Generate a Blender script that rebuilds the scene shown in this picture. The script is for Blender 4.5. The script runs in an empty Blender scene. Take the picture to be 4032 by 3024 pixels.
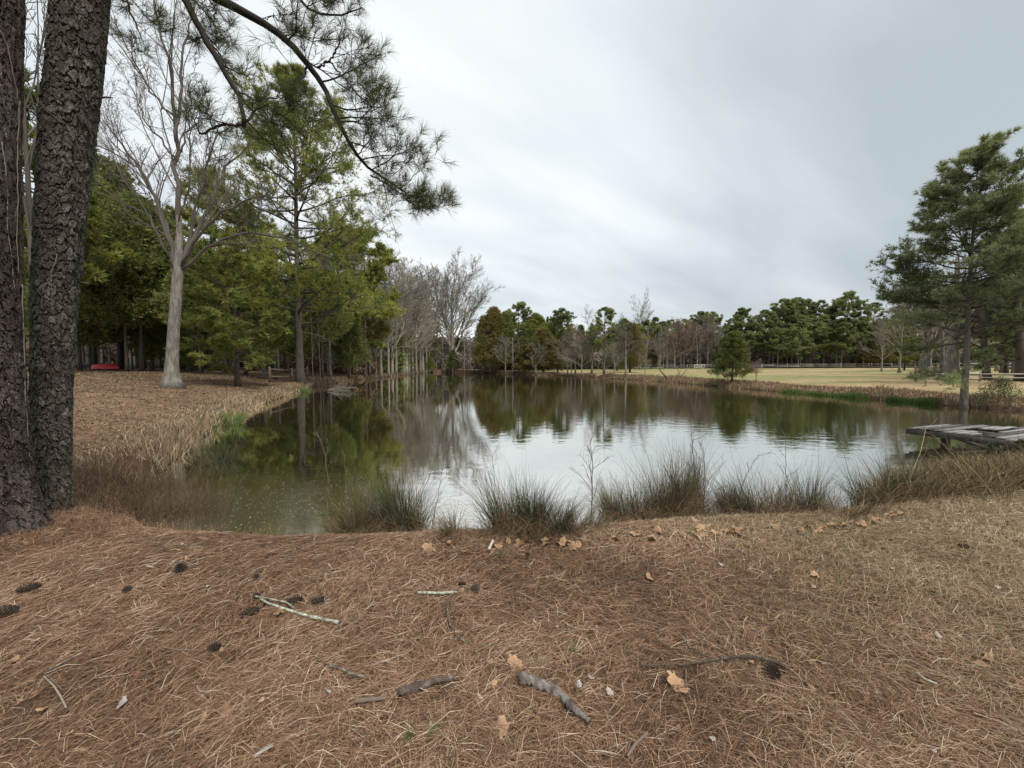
import bpy, math, random
import numpy as np
from mathutils import Vector
C = bpy.context.scene
COL = C.collection
rad = math.radians

# ------------------------------------------------------------------ camera
F = 1514.0; PITCH = rad(2.72); CAMZ = 1.95
cam = bpy.data.cameras.new('camera'); cam.sensor_width = 36; cam.lens = 36*F/4032
cam.clip_start = 0.05; cam.clip_end = 2000
co = bpy.data.objects.new('camera', cam); COL.objects.link(co)
co.location = (0, 0, CAMZ); co.rotation_euler = (math.pi/2-PITCH, 0, 0)
C.camera = co
C.view_settings.view_transform = 'Standard'; C.view_settings.look = 'None'
C.view_settings.exposure = 0.76; C.view_settings.gamma = 1

# ------------------------------------------------------------------ world
def N(nt, kind, loc=None, **kw):
    n = nt.nodes.new(kind)
    for k, v in kw.items():
        if k.startswith('i_'):
            n.inputs[k[2:].replace('_', ' ')].default_value = v
        else: setattr(n, k, v)
    return n
def mathn(nt, op, a, b=None, c=None, clamp=False):
    n = nt.nodes.new('ShaderNodeMath'); n.operation = op; n.use_clamp = clamp
    for i, v in enumerate((a, b, c)):
        if v is None: continue
        if hasattr(v, 'type') or hasattr(v, 'links'): nt.links.new(v, n.inputs[i])
        else: n.inputs[i].default_value = v
    return n.outputs[0]
def mixc(nt, fac, a, b, blend='MIX'):
    n = nt.nodes.new('ShaderNodeMix'); n.data_type = 'RGBA'; n.blend_type = blend
    for s, v in ((0, fac), (6, a), (7, b)):
        if hasattr(v, 'links'): nt.links.new(v, n.inputs[s])
        elif isinstance(v, (int, float)): n.inputs[s].default_value = v
        else: n.inputs[s].default_value = (*v, 1)
    return n.outputs[2]
def ramp(nt, fac, stops):
    n = nt.nodes.new('ShaderNodeValToRGB'); r = n.color_ramp
    while len(r.elements) < len(stops): r.elements.new(.5)
    for e, (p, c) in zip(r.elements, stops):
        e.position = p; e.color = (*c, 1) if not isinstance(c, (int, float)) else (c, c, c, 1)
    nt.links.new(fac, n.inputs[0]); return n.outputs[0]

SUN_EL, SUN_AZ = rad(55), rad(142)      # azimuth from +Y towards +X
W = bpy.data.worlds.new('World'); C.world = W; W.use_nodes = True
nt = W.node_tree; nt.nodes.clear()
sky = N(nt, 'ShaderNodeTexSky', sky_type='NISHITA', sun_disc=False, sun_elevation=SUN_EL, sun_rotation=SUN_AZ)
bg1 = N(nt, 'ShaderNodeBackground'); bg1.inputs[1].default_value = 0.10
nt.links.new(sky.outputs[0], bg1.inputs[0])
tc = N(nt, 'ShaderNodeTexCoord')
sep = N(nt, 'ShaderNodeSeparateXYZ'); nt.links.new(tc.outputs['Generated'], sep.inputs[0])
zz = mathn(nt, 'ADD', mathn(nt, 'MAXIMUM', sep.outputs[2], 0.0), 0.22)
cx = mathn(nt, 'DIVIDE', sep.outputs[0], zz); cy = mathn(nt, 'DIVIDE', sep.outputs[1], zz)
# high streaky cloud sheet, streaks run away to the right
ca, sa = math.cos(rad(35)), math.sin(rad(35))
ru = mathn(nt, 'ADD', mathn(nt, 'MULTIPLY', cx, ca), mathn(nt, 'MULTIPLY', cy, sa))
rv = mathn(nt, 'SUBTRACT', mathn(nt, 'MULTIPLY', cy, ca), mathn(nt, 'MULTIPLY', cx, sa))
cmb = N(nt, 'ShaderNodeCombineXYZ')
nt.links.new(mathn(nt, 'MULTIPLY', ru, 0.45), cmb.inputs[0]); nt.links.new(mathn(nt, 'MULTIPLY', rv, 1.15), cmb.inputs[1])
n1 = N(nt, 'ShaderNodeTexNoise', i_Scale=0.8, i_Detail=4.0, i_Roughness=0.5, i_Distortion=0.35); nt.links.new(cmb.outputs[0], n1.inputs['Vector'])
n2 = N(nt, 'ShaderNodeTexNoise', i_Scale=2.6, i_Detail=5.0, i_Roughness=0.5, i_Distortion=0.3); nt.links.new(cmb.outputs[0], n2.inputs['Vector'])
glow = N(nt, 'ShaderNodeVectorMath', operation='DOT_PRODUCT'); nt.links.new(tc.outputs['Generated'], glow.inputs[0])
gd = Vector((math.sin(rad(-14))*math.cos(rad(38)), math.cos(rad(-14))*math.cos(rad(38)), math.sin(rad(38))))
glow.inputs[1].default_value = gd
g = mathn(nt, 'MULTIPLY', mathn(nt, 'SUBTRACT', glow.outputs['Value'], 0.80), 1.6)
rightd = mathn(nt, 'MULTIPLY', mathn(nt, 'MULTIPLY', mathn(nt, 'MAXIMUM', sep.outputs[0], 0.0), mathn(nt,'MAXIMUM',sep.outputs[2],0.0)), -0.17)
hz = mathn(nt, 'MULTIPLY', mathn(nt, 'POWER', mathn(nt, 'SUBTRACT', 1.0, mathn(nt, 'MAXIMUM', sep.outputs[2], 0.0)), 7.0), 0.32)
dens = mathn(nt, 'ADD', mathn(nt, 'ADD', mathn(nt, 'MULTIPLY', mathn(nt,'SUBTRACT', n1.outputs[0], 0.5), 1.35), mathn(nt, 'MULTIPLY', mathn(nt,'SUBTRACT', n2.outputs[0], .5), 0.75)),
       mathn(nt, 'ADD', mathn(nt, 'ADD', g, hz), mathn(nt, 'ADD', rightd, 0.47)))
cc = ramp(nt, dens, [(0.0, (.33, .37, .39)), (0.35, (.43, .47, .49)), (0.62, (.545, .58, .60)), (1.0, (.69, .705, .69))])
bg2 = N(nt, 'ShaderNodeBackground'); bg2.inputs[1].default_value = 0.95; nt.links.new(cc, bg2.inputs[0])
ms = N(nt, 'ShaderNodeMixShader'); ms.inputs[0].default_value = 0.93
nt.links.new(bg1.outputs[0], ms.inputs[1]); nt.links.new(bg2.outputs[0], ms.inputs[2])
wo = N(nt, 'ShaderNodeOutputWorld'); nt.links.new(ms.outputs[0], wo.inputs[0])

sl = bpy.data.lights.new('sun', 'SUN'); sl.energy = 2.3; sl.angle = rad(25); sl.color = (1, .96, .9)
so = bpy.data.objects.new('sun', sl); COL.objects.link(so)
sd_ = Vector((math.sin(SUN_AZ)*math.cos(SUN_EL), math.cos(SUN_AZ)*math.cos(SUN_EL), math.sin(SUN_EL)))
so.rotation_euler = sd_.to_track_quat('Z', 'Y').to_euler()

# ------------------------------------------------------------------ helpers
def ray(px, py):
    u = (np.asarray(px, float)-2016)/F; v = (1512-np.asarray(py, float))/F
    return np.stack([u, np.cos(PITCH)+v*np.sin(PITCH), -np.sin(PITCH)+v*np.cos(PITCH)], -1)
def at(px, py, D):                 # point seen at (px,py) lying D metres ahead
    r = ray(px, py); return np.array([0, 0, CAMZ]) + r*(np.asarray(D)/r[..., 1])[..., None]
def flat(px, py, z=0.0):
    r = ray(px, py); return np.array([0, 0, CAMZ]) + r*((z-CAMZ)/r[..., 2])[..., None]
def nrm(a): return a/np.maximum(np.linalg.norm(a, axis=-1, keepdims=True), 1e-9)
def hash2(i, j, s=0):
    n = (i.astype(np.int64)*374761393 + j.astype(np.int64)*668265263 + s*982451653) & 0xffffffff
    n = ((n ^ (n >> 13))*1274126177) & 0xffffffff
    n = ((n ^ (n >> 16))*2246822519) & 0xffffffff
    return ((n ^ (n >> 15)) & 0xffffff)/float(0xffffff)
def vnoise(x, y, s=0):
    x = np.asarray(x, float); y = np.asarray(y, float)
    i = np.floor(x); j = np.floor(y); fx = x-i; fy = y-j
    fx = fx*fx*(3-2*fx); fy = fy*fy*(3-2*fy)
    a = hash2(i, j, s); b = hash2(i+1, j, s); c = hash2(i, j+1, s); d = hash2(i+1, j+1, s)
    return (a*(1-fx)+b*fx)*(1-fy)+(c*(1-fx)+d*fx)*fy
def fbm(x, y, s=0, o=4):
    t = 0; a = .5; k = 1
    for q in range(o): t = t+a*vnoise(x*k, y*k, s+q*17); a *= .5; k *= 2.03
    return t/(1-.5**o)
def sstep(a, b, x):
    t = np.clip((x-a)/(b-a), 0, 1); return t*t*(3-2*t)

class MB:
    """gathers vertices and faces and links them as one mesh object"""
    def __init__(s): s.v = []; s.f = []; s.n = 0; s.t = []
    def add(s, v, faces, tint=0.5):
        v = np.asarray(v, float).reshape(-1, 3)
        s.v.append(v)
        for f in (faces if isinstance(faces, list) else [faces]): s.f.append(np.asarray(f, np.int64)+s.n)
        s.n += len(v); s.t.append(np.broadcast_to(np.asarray(tint, float), (len(v),)))
        return s
    def box(s, c, size, rot=0, tilt=0, tint=.5):
        x, y, z = np.array(size)/2
        v = np.array([[a*x, b*y, d*z] for d in (-1, 1) for b in (-1, 1) for a in (-1, 1)])
        ct, st = math.cos(tilt), math.sin(tilt)
        v = np.stack([v[:, 0]*ct+v[:, 2]*st, v[:, 1], -v[:, 0]*st+v[:, 2]*ct], 1)
        cr, sr = math.cos(rot), math.sin(rot)
        v = np.stack([v[:, 0]*cr-v[:, 1]*sr, v[:, 0]*sr+v[:, 1]*cr, v[:, 2]], 1)+np.array(c)
        return s.add(v, [[[0, 2, 3, 1], [4, 5, 7, 6], [0, 1, 5, 4], [2, 6, 7, 3], [0, 4, 6, 2], [1, 3, 7, 5]]], tint)
    def tubes(s, P, R, sides=5, tint=.5, cap=True):
        """P (K,n,3), R (K,n)"""
        P = np.asarray(P, float); R = np.asarray(R, float)
        if P.ndim == 2: P = P[None]; R = R[None]
        K, n, _ = P.shape
        if K == 0: return s
        T = np.gradient(P, axis=1) if n > 2 else np.repeat(P[:, 1:]-P[:, :1], 2, 1)
        T = nrm(T)
        mean = nrm(P[:, -1]-P[:, 0])
        ref = np.where(np.abs(mean[:, 2:3]) > .8, np.array([[1., 0, 0]]), np.array([[0, 0, 1.]]))[:, None]
        A = nrm(np.cross(T, np.broadcast_to(ref, T.shape))); B = np.cross(T, A)
        th = np.arange(sides)/sides*2*np.pi
        V = P[:, :, None]+R[:, :, None, None]*(A[:, :, None]*np.cos(th)[None, None, :, None]+B[:, :, None]*np.sin(th)[None, None, :, None])
        k = np.arange(K)[:, None, None]*n*sides; i = np.arange(n-1)[None, :, None]*sides; j = np.arange(sides)[None, None]
        j2 = (j+1) % sides
        f = np.stack(np.broadcast_arrays(k+i+j, k+i+j2, k+i+sides+j2, k+i+sides+j), -1).reshape(-1, 4)
        tt = np.asarray(tint, float)
        if tt.ndim == 1 and len(tt) == K: tt = np.repeat(tt, n*sides)
        fs = [f]
        if cap and sides > 2:
            kk = np.arange(K)[:, None]*n*sides
            fs.append(kk+np.arange(sides)[None, ::-1]); fs.append(kk+(n-1)*sides+np.arange(sides)[None])
        return s.add(V.reshape(-1, 3), fs, tt)
    def strips(s, P, Wd, side, tint=.5):
        """flat blades: P (K,n,3), Wd (K,n) half widths, side (K,3)"""
        K, n, _ = P.shape
        o = Wd[:, :, None]*side[:, None, :]
        V = np.stack([P-o, P+o], 2)
        k = np.arange(K)[:, None]*n*2; i = np.arange(n-1)[None]*2
        f = np.stack([k+i, k+i+1, k+i+3, k+i+2], -1).reshape(-1, 4)
        tt = np.asarray(tint, float)
        if tt.ndim == 1: tt = np.repeat(tt, n*2)
        elif tt.ndim == 2: tt = np.repeat(tt.reshape(-1), 2)
        return s.add(V.reshape(-1, 3), f, tt)
    def tris(s, V, tint=.5):
        """V (K,3,3)"""
        K = len(V); tt = np.asarray(tint, float)
        if tt.ndim == 1: tt = np.repeat(tt, 3)
        return s.add(V.reshape(-1, 3), np.arange(K*3).reshape(-1, 3), tt)
    def build(s, name, m, parent=None, smooth=False, loc=None):
        V = np.concatenate(s.v); T = np.concatenate(s.t)
        if loc is not None: V = V-np.array(loc)
        me = bpy.data.meshes.new(name)
        me.vertices.add(len(V)); me.vertices.foreach_set('co', V.astype(np.float32).ravel())
        tot = np.concatenate([np.full(len(f), f.shape[1]) for f in s.f]); idx = np.concatenate([f.ravel() for f in s.f])
        me.loops.add(len(idx)); me.loops.foreach_set('vertex_index', idx.astype(np.int32))
        me.polygons.add(len(tot)); me.polygons.foreach_set('loop_start', np.concatenate([[0], np.cumsum(tot)[:-1]]).astype(np.int32))
        me.polygons.foreach_set('loop_total', tot.astype(np.int32))
        if smooth: me.polygons.foreach_set('use_smooth', np.ones(len(tot), bool))
        a = me.attributes.new('tint', 'FLOAT', 'POINT'); a.data.foreach_set('value', T.astype(np.float32))
        me.update(calc_edges=True)
        if m: me.materials.append(m)
        o = bpy.data.objects.new(name, me); COL.objects.link(o)
        if parent: o.parent = parent
        if loc is not None: o.location = loc
        return o
def tag(o, label, cat, group=None, kind=None):
    if label: o['label'] = label
    if cat: o['category'] = cat
    if group: o['group'] = group
    if kind: o['kind'] = kind
    return o
def root(name, loc, label, cat, group=None, rz=0, sc=None):
    o = bpy.data.objects.new(name, None); COL.objects.link(o); o.location = loc; o.rotation_euler = (0, 0, rz)
    if sc is not None: o.scale = sc
    return tag(o, label, cat, group)

# ------------------------------------------------------------------ materials
def newmat(name):
    m = bpy.data.materials.new(name); m.use_nodes = True; t = m.node_tree; t.nodes.clear()
    out = t.nodes.new('ShaderNodeOutputMaterial'); return m, t, out
def attr(t, name='tint'):
    a = t.nodes.new('ShaderNodeAttribute'); a.attribute_name = name; return a
def tinted(name, stops, rough=.8, transl=0.0, vary=.25, bump=0, bscale=30, stretch=(1, 1, 1), spec=.2, nmix=0.0, nscale=6):
    """colour from the tint attribute (+noise), small per-object variation"""
    m, t, out = newmat(name)
    fac = attr(t).outputs['Fac']
    tcn = t.nodes.new('ShaderNodeTexCoord'); mp = t.nodes.new('ShaderNodeMapping'); mp.inputs['Scale'].default_value = stretch
    t.links.new(tcn.outputs['Object'], mp.inputs[0])
    if nmix:
        nz = N(t, 'ShaderNodeTexNoise', i_Scale=float(nscale), i_Detail=5.0, i_Roughness=.65); t.links.new(mp.outputs[0], nz.inputs['Vector'])
        fac = mathn(t, 'ADD', fac, mathn(t, 'MULTIPLY', mathn(t, 'SUBTRACT', nz.outputs[0], .5), nmix*2))
    col = ramp(t, fac, stops)
    oi = t.nodes.new('ShaderNodeObjectInfo')
    k = mathn(t, 'ADD', mathn(t, 'MULTIPLY', oi.outputs['Random'], vary*2), 1-vary)
    vm = t.nodes.new('ShaderNodeVectorMath'); vm.operation = 'SCALE'; t.links.new(col, vm.inputs[0]); t.links.new(k, vm.inputs['Scale'])
    col = vm.outputs[0]
    p = t.nodes.new('ShaderNodeBsdfPrincipled'); t.links.new(col, p.inputs['Base Color']); p.inputs['Roughness'].default_value = rough
    p.inputs['Specular IOR Level'].default_value = spec
    if bump:
        nz = N(t, 'ShaderNodeTexNoise', i_Scale=float(bscale), i_Detail=6.0, i_Roughness=.7); t.links.new(mp.outputs[0], nz.inputs['Vector'])
        b = t.nodes.new('ShaderNodeBump'); b.inputs['Strength'].default_value = bump; b.inputs['Distance'].default_value = .05
        t.links.new(nz.outputs[0], b.inputs['Height']); t.links.new(b.outputs[0], p.inputs['Normal'])
    if transl:
        tr = t.nodes.new('ShaderNodeBsdfTranslucent'); t.links.new(col, tr.inputs[0])
        mx = t.nodes.new('ShaderNodeMixShader'); mx.inputs[0].default_value = transl
        t.links.new(p.outputs[0], mx.inputs[1]); t.links.new(tr.outputs[0], mx.inputs[2]); t.links.new(mx.outputs[0], out.inputs[0])
    else: t.links.new(p.outputs[0], out.inputs[0])
    return m

M = {}
M['bark_big'] = tinted('pine_bark_near', [(0, (.03, .023, .019)), (.35, (.085, .072, .058)), (.65, (.155, .137, .115)), (1, (.36, .335, .30))], .9, vary=0, nmix=.38, nscale=22, stretch=(1, 1, .6), bump=1.0, bscale=45)
M['bark_red'] = tinted('pine_bark_near_reddish', [(0, (.03, .022, .019)), (.35, (.072, .055, .048)), (.65, (.125, .10, .09)), (1, (.30, .265, .245))], .9, vary=0, nmix=.38, nscale=22, stretch=(1, 1, .45), bump=1.0, bscale=45)
M['bark_pine'] = tinted('pine_bark', [(0, (.03, .025, .02)), (.5, (.115, .098, .085)), (1, (.27, .235, .21))], .9, nmix=.55, nscale=9, stretch=(1, 1, .35), bump=1.0, bscale=14)
M['bark_dark'] = tinted('dark_bark', [(0, (.03, .025, .02)), (1, (.16, .135, .11))], .9, nmix=.4, nscale=8, stretch=(1, 1, .3))
M['bark_oak'] = tinted('grey_bark', [(0, (.06, .052, .043)), (.45, (.17, .15, .128)), (.8, (.32, .295, .26)), (1, (.46, .455, .41))], .9, nmix=.8, nscale=9, stretch=(1, 1, .22), bump=1.2, bscale=16)
M['bark_pale'] = tinted('pale_bark', [(0, (.16, .15, .13)), (1, (.38, .355, .315))], .9, nmix=.4, nscale=5, stretch=(1, 1, .4))
M['twig_grey'] = tinted('grey_twigs', [(0, (.075, .065, .055)), (1, (.23, .20, .175))], .9)
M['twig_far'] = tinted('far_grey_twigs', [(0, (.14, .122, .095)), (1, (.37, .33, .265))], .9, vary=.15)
M['twig_red'] = tinted('reddish_twigs', [(0, (.15, .10, .08)), (1, (.33, .235, .20))], .9, vary=.1)
M['twig_dark'] = tinted('dark_twigs', [(0, (.025, .02, .017)), (1, (.075, .062, .052))], .9)
M['needle_near'] = tinted('long_pine_needles', [(0, (.045, .055, .022)), (1, (.14, .165, .055))], .55, .35, vary=0)
M['needle_mid'] = tinted('pine_needles', [(0, (.11, .13, .035)), (.5, (.245, .27, .062)), (1, (.46, .46, .11))], .6, .45, vary=.05)
M['needle_right'] = tinted('bluish_pine_needles', [(0, (.13, .15, .075)), (.5, (.25, .285, .13)), (1, (.44, .47, .20))], .6, .52, vary=.05)
M['needle_far'] = tinted('far_pine_needles', [(0, (.14, .165, .075)), (.5, (.25, .29, .12)), (1, (.42, .45, .17))], .7, .45, vary=.22)
M['cedar'] = tinted('cedar_green', [(0, (.08, .096, .032)), (.5, (.17, .19, .06)), (1, (.34, .34, .105))], .7, .45, vary=.2)
M['cedar_bright'] = tinted('bright_cedar_green', [(0, (.11, .125, .035)), (.5, (.22, .24, .062)), (1, (.40, .39, .11))], .7, .4, vary=.05)
M['cedar_rust'] = tinted('rusty_cedar_green', [(0, (.09, .092, .03)), (.5, (.18, .155, .052)), (1, (.30, .215, .08))], .7, .35, vary=.15)
M['shrub'] = tinted('shrub_leaves', [(0, (.06, .08, .03)), (1, (.18, .19, .09))], .7, .3)
M['lime'] = tinted('yellow_green_leaves', [(0, (.14, .17, .04)), (1, (.28, .32, .08))], .7, .3)
M['wood_grey'] = tinted('weathered_wood', [(0, (.05, .045, .04)), (.5, (.17, .155, .14)), (1, (.42, .40, .37))], .85, nmix=.6, nscale=10, stretch=(1, 1, 1), bump=.5, bscale=20)
M['wood_brown'] = tinted('brown_rail_wood', [(0, (.08, .055, .04)), (1, (.26, .20, .15))], .85, nmix=.5, nscale=6)
M['wood_light'] = tinted('bleached_rail_wood', [(0, (.30, .28, .25)), (1, (.60, .57, .52))], .85, nmix=.4, nscale=6)
M['rust'] = tinted('rusty_steel', [(0, (.09, .05, .035)), (1, (.2, .13, .1))], .7, nmix=.4)
M['straw'] = tinted('pine_straw', [(0, (.055, .030, .018)), (.3, (.195, .108, .062)), (.62, (.385, .232, .138)), (.85, (.57, .40, .26)), (1, (.76, .64, .48))], .65, .1, vary=0, spec=.3)
M['tan'] = tinted('dry_grass_blades', [(0, (.13, .095, .057)), (.3, (.28, .205, .12)), (.65, (.47, .36, .225)), (.9, (.68, .57, .40)), (1, (.27, .30, .10))], .7, .25, vary=0)
M['bank'] = tinted('bank_grass_blades', [(0, (.09, .095, .035)), (.25, (.18, .122, .080)), (.65, (.40, .29, .18)), (1, (.66, .54, .38))], .7, .25, vary=0)
M['brush'] = tinted('brown_brush', [(0, (.045, .03, .02)), (.5, (.15, .098, .055)), (1, (.36, .26, .145))], .8, .1, vary=0)
M['mound'] = tinted('mound_grass_blades', [(0, (.04, .034, .016)), (.5, (.15, .115, .055)), (.85, (.34, .27, .145)), (1, (.46, .38, .22))], .8, .15, vary=0)
M['rush'] = tinted('rush_blades', [(0, (.16, .10, .055)), (.3, (.20, .135, .075)), (.42, (.07, .058, .03)), (.55, (.032, .045, .018)), (.85, (.055, .085, .034)), (1, (.30, .25, .16))], .6, .1, vary=.1)
M['reed'] = tinted('green_reed_blades', [(0, (.065, .10, .03)), (1, (.16, .225, .065))], .6, .3, vary=.05)
M['leaf'] = tinted('dry_oak_leaf', [(0, (.20, .10, .055)), (.5, (.38, .24, .14)), (1, (.60, .46, .32))], .7, .15, vary=.3)
M['cone'] = tinted('pine_cone_scales', [(0, (.028, .02, .015)), (.6, (.11, .08, .06)), (1, (.46, .39, .32))], .8, vary=.1)
M['stick'] = tinted('lichen_stick_bark', [(0, (.05, .04, .03)), (.5, (.15, .12, .09)), (.72, (.28, .28, .22)), (1, (.50, .54, .45))], .9, nmix=.9, nscale=38, vary=.1)
M['twig'] = tinted('dead_twig', [(0, (.05, .038, .028)), (1, (.17, .13, .10))], .9, nmix=.3, nscale=20)
M['root'] = tinted('scuffed_root', [(0, (.05, .035, .028)), (.5, (.16, .12, .10)), (.8, (.38, .34, .30)), (1, (.60, .57, .52))], .85, nmix=.8, nscale=14, bump=.7, bscale=30)
M['red'] = tinted('red_plastic_hull', [(0, (.72, .014, .022)), (1, (.85, .035, .05))], .45, vary=0, spec=.5, nmix=.3, nscale=3)
M['black'] = tinted('dark_plastic', [(0, (.012, .012, .013)), (1, (.03, .03, .032))], .5, vary=0)
M['vine'] = tinted('pale_vine', [(0, (.10, .075, .055)), (1, (.30, .25, .20))], .9, vary=0, nmix=.4, nscale=9)
M['chip'] = tinted('bark_chip', [(0, (.22, .18, .15)), (1, (.52, .48, .43))], .9, vary=.2, nmix=.3, nscale=30)

# ------------------------------------------------------------------ pond outline (shore) and terrain
SH = [(820,2128),(700,2118),(560,2080),(470,1985),(560,1905),(640,1850),(720,1785),(800,1722),(900,1664),(1000,1605),(1100,1568),(1200,1531),(1330,1508),
      (1480,1489),(1600,1476),(1680,1468)]
pts = [flat(x, y) for x, y in SH]
far = [(-18, 108), (-8, 100), (0, 88), (7, 78)]
SH2 = [(2250,1481),(2350,1487),(2500,1496),(2700,1511),(2880,1527),(3100,1546),(3300,1560),(3560,1584),(3800,1603),(4032,1619)]
pond = [p[:2] for p in pts]+[np.array(p, float) for p in far]+[flat(x, y)[:2] for x, y in SH2]
pond += [np.array(p, float) for p in [(25, 15.0), (30, 14), (33, 11), (28, 9.2), (20, 8.2), (13.5, 7.8)]]
SH3 = [(3900,1830),(3700,1862),(3560,1920),(3430,1990),(3350,2030),(3150,2052),(2950,2060),(2750,2066),(2500,2082),(2300,2104),(2080,2120),(1900,2122),(1750,2122),(1600,2135),(1450,2138),(1300,2140),(1100,2142),(950,2136)]
pond += [flat(x, y)[:2] for x, y in SH3]
pond = np.array(pond)
def smooth_closed(p, k=4):
    n = len(p); out = []
    for i in range(n):
        p0, p1, p2, p3 = p[i-1], p[i], p[(i+1) % n], p[(i+2) % n]
        for q in range(k):
            t = q/k
            out.append(.5*((2*p1)+(-p0+p2)*t+(2*p0-5*p1+4*p2-p3)*t*t+(-p0+3*p1-3*p2+p3)*t**3))
    return np.array(out)
PS = smooth_closed(pond, 3)
def sdist(x, y):
    x = np.asarray(x, float); y = np.asarray(y, float); sh = x.shape; x = x.ravel(); y = y.ravel()
    dmin = np.full(len(x), 1e9); inside = np.zeros(len(x), bool)
    for i in range(len(PS)):
        a = PS[i]; b = PS[(i+1) % len(PS)]; e = b-a
        t = np.clip(((x-a[0])*e[0]+(y-a[1])*e[1])/(e@e+1e-12), 0, 1)
        d = (x-a[0]-t*e[0])**2+(y-a[1]-t*e[1])**2
        dmin = np.minimum(dmin, d)
        c = ((a[1] > y) != (b[1] > y)) & (x < (b[0]-a[0])*(y-a[1])/(b[1]-a[1]+1e-12)+a[0])
        inside ^= c
    d = np.sqrt(dmin); return np.where(inside, -d, d).reshape(sh)
def terrain(x, y, sd=None):
    x = np.asarray(x, float); y = np.asarray(y, float)
    if sd is None: sd = sdist(x, y)
    r = np.hypot(x, y)
    sdn = sd+(fbm(x*1.3, y*1.3, 5)-.5)*.30*np.clip(r/8, .35, 1.6)
    o = np.maximum(sdn, 0)
    near = 1-sstep(5.0, 10.0, y)
    left = sstep(-7, -13, x)*(1-near)
    z = .33*(1-np.exp(-o/.30))
    z = z+left*(.95*(1-np.exp(-o/6.0))+.62*(1-np.exp(-o/30.0)))
    z = z+(1-left)*(1-near)*(.22*(1-np.exp(-o/6.0))+.95*(1-np.exp(-o/50.0)))
    z = z+(fbm(x*.35, y*.35, 9)-.5)*.10*sstep(.3, 3, o)+(fbm(x*2.1, y*2.1, 11)-.5)*.045*sstep(.1, .6, o)
    zin = -np.minimum(.9, -np.minimum(sdn, 0)*.45)
    return np.where(sdn > 0, z, zin)
def hit(px, py, wet=False):
    r = ray(px, py); o = np.array([0, 0, CAMZ]); t = np.geomspace(1.0, 400, 900)
    P = o+r*t[:, None]; zt = terrain(P[:, 0], P[:, 1])
    if wet: zt = np.maximum(zt, 0)
    below = np.where(P[:, 2] <= zt)[0]
    i = below[0] if len(below) else 899
    i = max(i, 1); a = P[i-1]; b = P[i]; da = a[2]-zt[i-1]; db = b[2]-zt[i]
    p = a+(b-a)*(da/(da-db+1e-9)) if len(below) else b
    p[2] = float(terrain(p[0], p[1]))
    if wet: p[2] = max(p[2], 0)
    return p
def gz(x, y): return float(terrain(np.array([x]), np.array([y]))[0])
def ground_px(px, D):
    x = (px-2016)/F*D; return np.array([x, D, gz(x, D)])

def dry_px(px, D, zmin=.12):           # first dry ground along a direction, at or beyond D
    for _ in range(200):
        p = ground_px(px, D)
        if p[2] >= zmin: break
        D += .4
    return p
# terrain: one sheet, finer near the viewer, reaching the horizon
n = 620; u = np.linspace(-1, 1, n)
k = 6.6; sx = 900/np.sinh(k); gx = np.sinh(k*u)*sx
gyy = np.sinh(k*u)*sx+3.2
X, Y = np.meshgrid(gx, gyy); SD = sdist(X, Y); Z = terrain(X, Y, SD)
idx = np.arange(n*n).reshape(n, n)
f = np.stack([idx[:-1, :-1], idx[:-1, 1:], idx[1:, 1:], idx[1:, :-1]], -1).reshape(-1, 4)
g_ = MB(); g_.add(np.stack([X, Y, Z], -1).reshape(-1, 3), f)
# what covers the soil where
def groundcol(x, y, sd):
    c = lambda *a: np.array(a)
    near = 1-sstep(6.0, 10.0, y); left = sstep(-6, -11, x)*(1-near)
    n1 = fbm(x*.5, y*.5, 31)[..., None]; n2 = fbm(x*2.5, y*2.5, 33)[..., None]
    straw = c(.075, .041, .025)*(1-n2)+c(.17, .096, .055)*n2
    tan = c(.12, .09, .05)*(1-n2)+c(.25, .19, .10)*n2
    rt = sstep(.2, 3.8, x+(fbm(x*.8, y*.8, 40)-.5)*3+.35*y-1.2)[..., None]
    A = straw*(1-rt)+tan*rt
    leaf = c(.165, .098, .062)*(1-n1)+c(.25, .165, .105)*n1
    leaf = leaf*(.75+.5*n2)
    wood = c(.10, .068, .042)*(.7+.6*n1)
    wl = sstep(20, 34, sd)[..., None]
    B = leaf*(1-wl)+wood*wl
    fl = fbm(x*.05, y*.22, 51)[..., None]
    fl = sstep(.35, .65, fl)
    field = c(.38, .285, .155)*(1-fl)+c(.235, .235, .10)*fl
    field = field*(.80+.36*n2)*(.82+.40*fbm(x*.12, y*.5, 57))[..., None]
    shore = c(.30, .19, .12)
    fw = sstep(1.5, 5.5, sd)[..., None]
    field = shore*(1-fw)+field*fw
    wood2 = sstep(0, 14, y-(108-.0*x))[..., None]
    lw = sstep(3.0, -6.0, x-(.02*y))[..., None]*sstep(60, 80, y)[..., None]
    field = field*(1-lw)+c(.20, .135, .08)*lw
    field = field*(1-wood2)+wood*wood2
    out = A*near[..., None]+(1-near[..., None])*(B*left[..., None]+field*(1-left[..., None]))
    mud = (1-sstep(.02, .30*np.clip(np.hypot(x, y)/12, .6, 2), sd))[..., None]
    return out*(1-mud)+c(.05, .036, .024)*mud
GC = groundcol(X, Y, SD).reshape(-1, 3)
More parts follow.
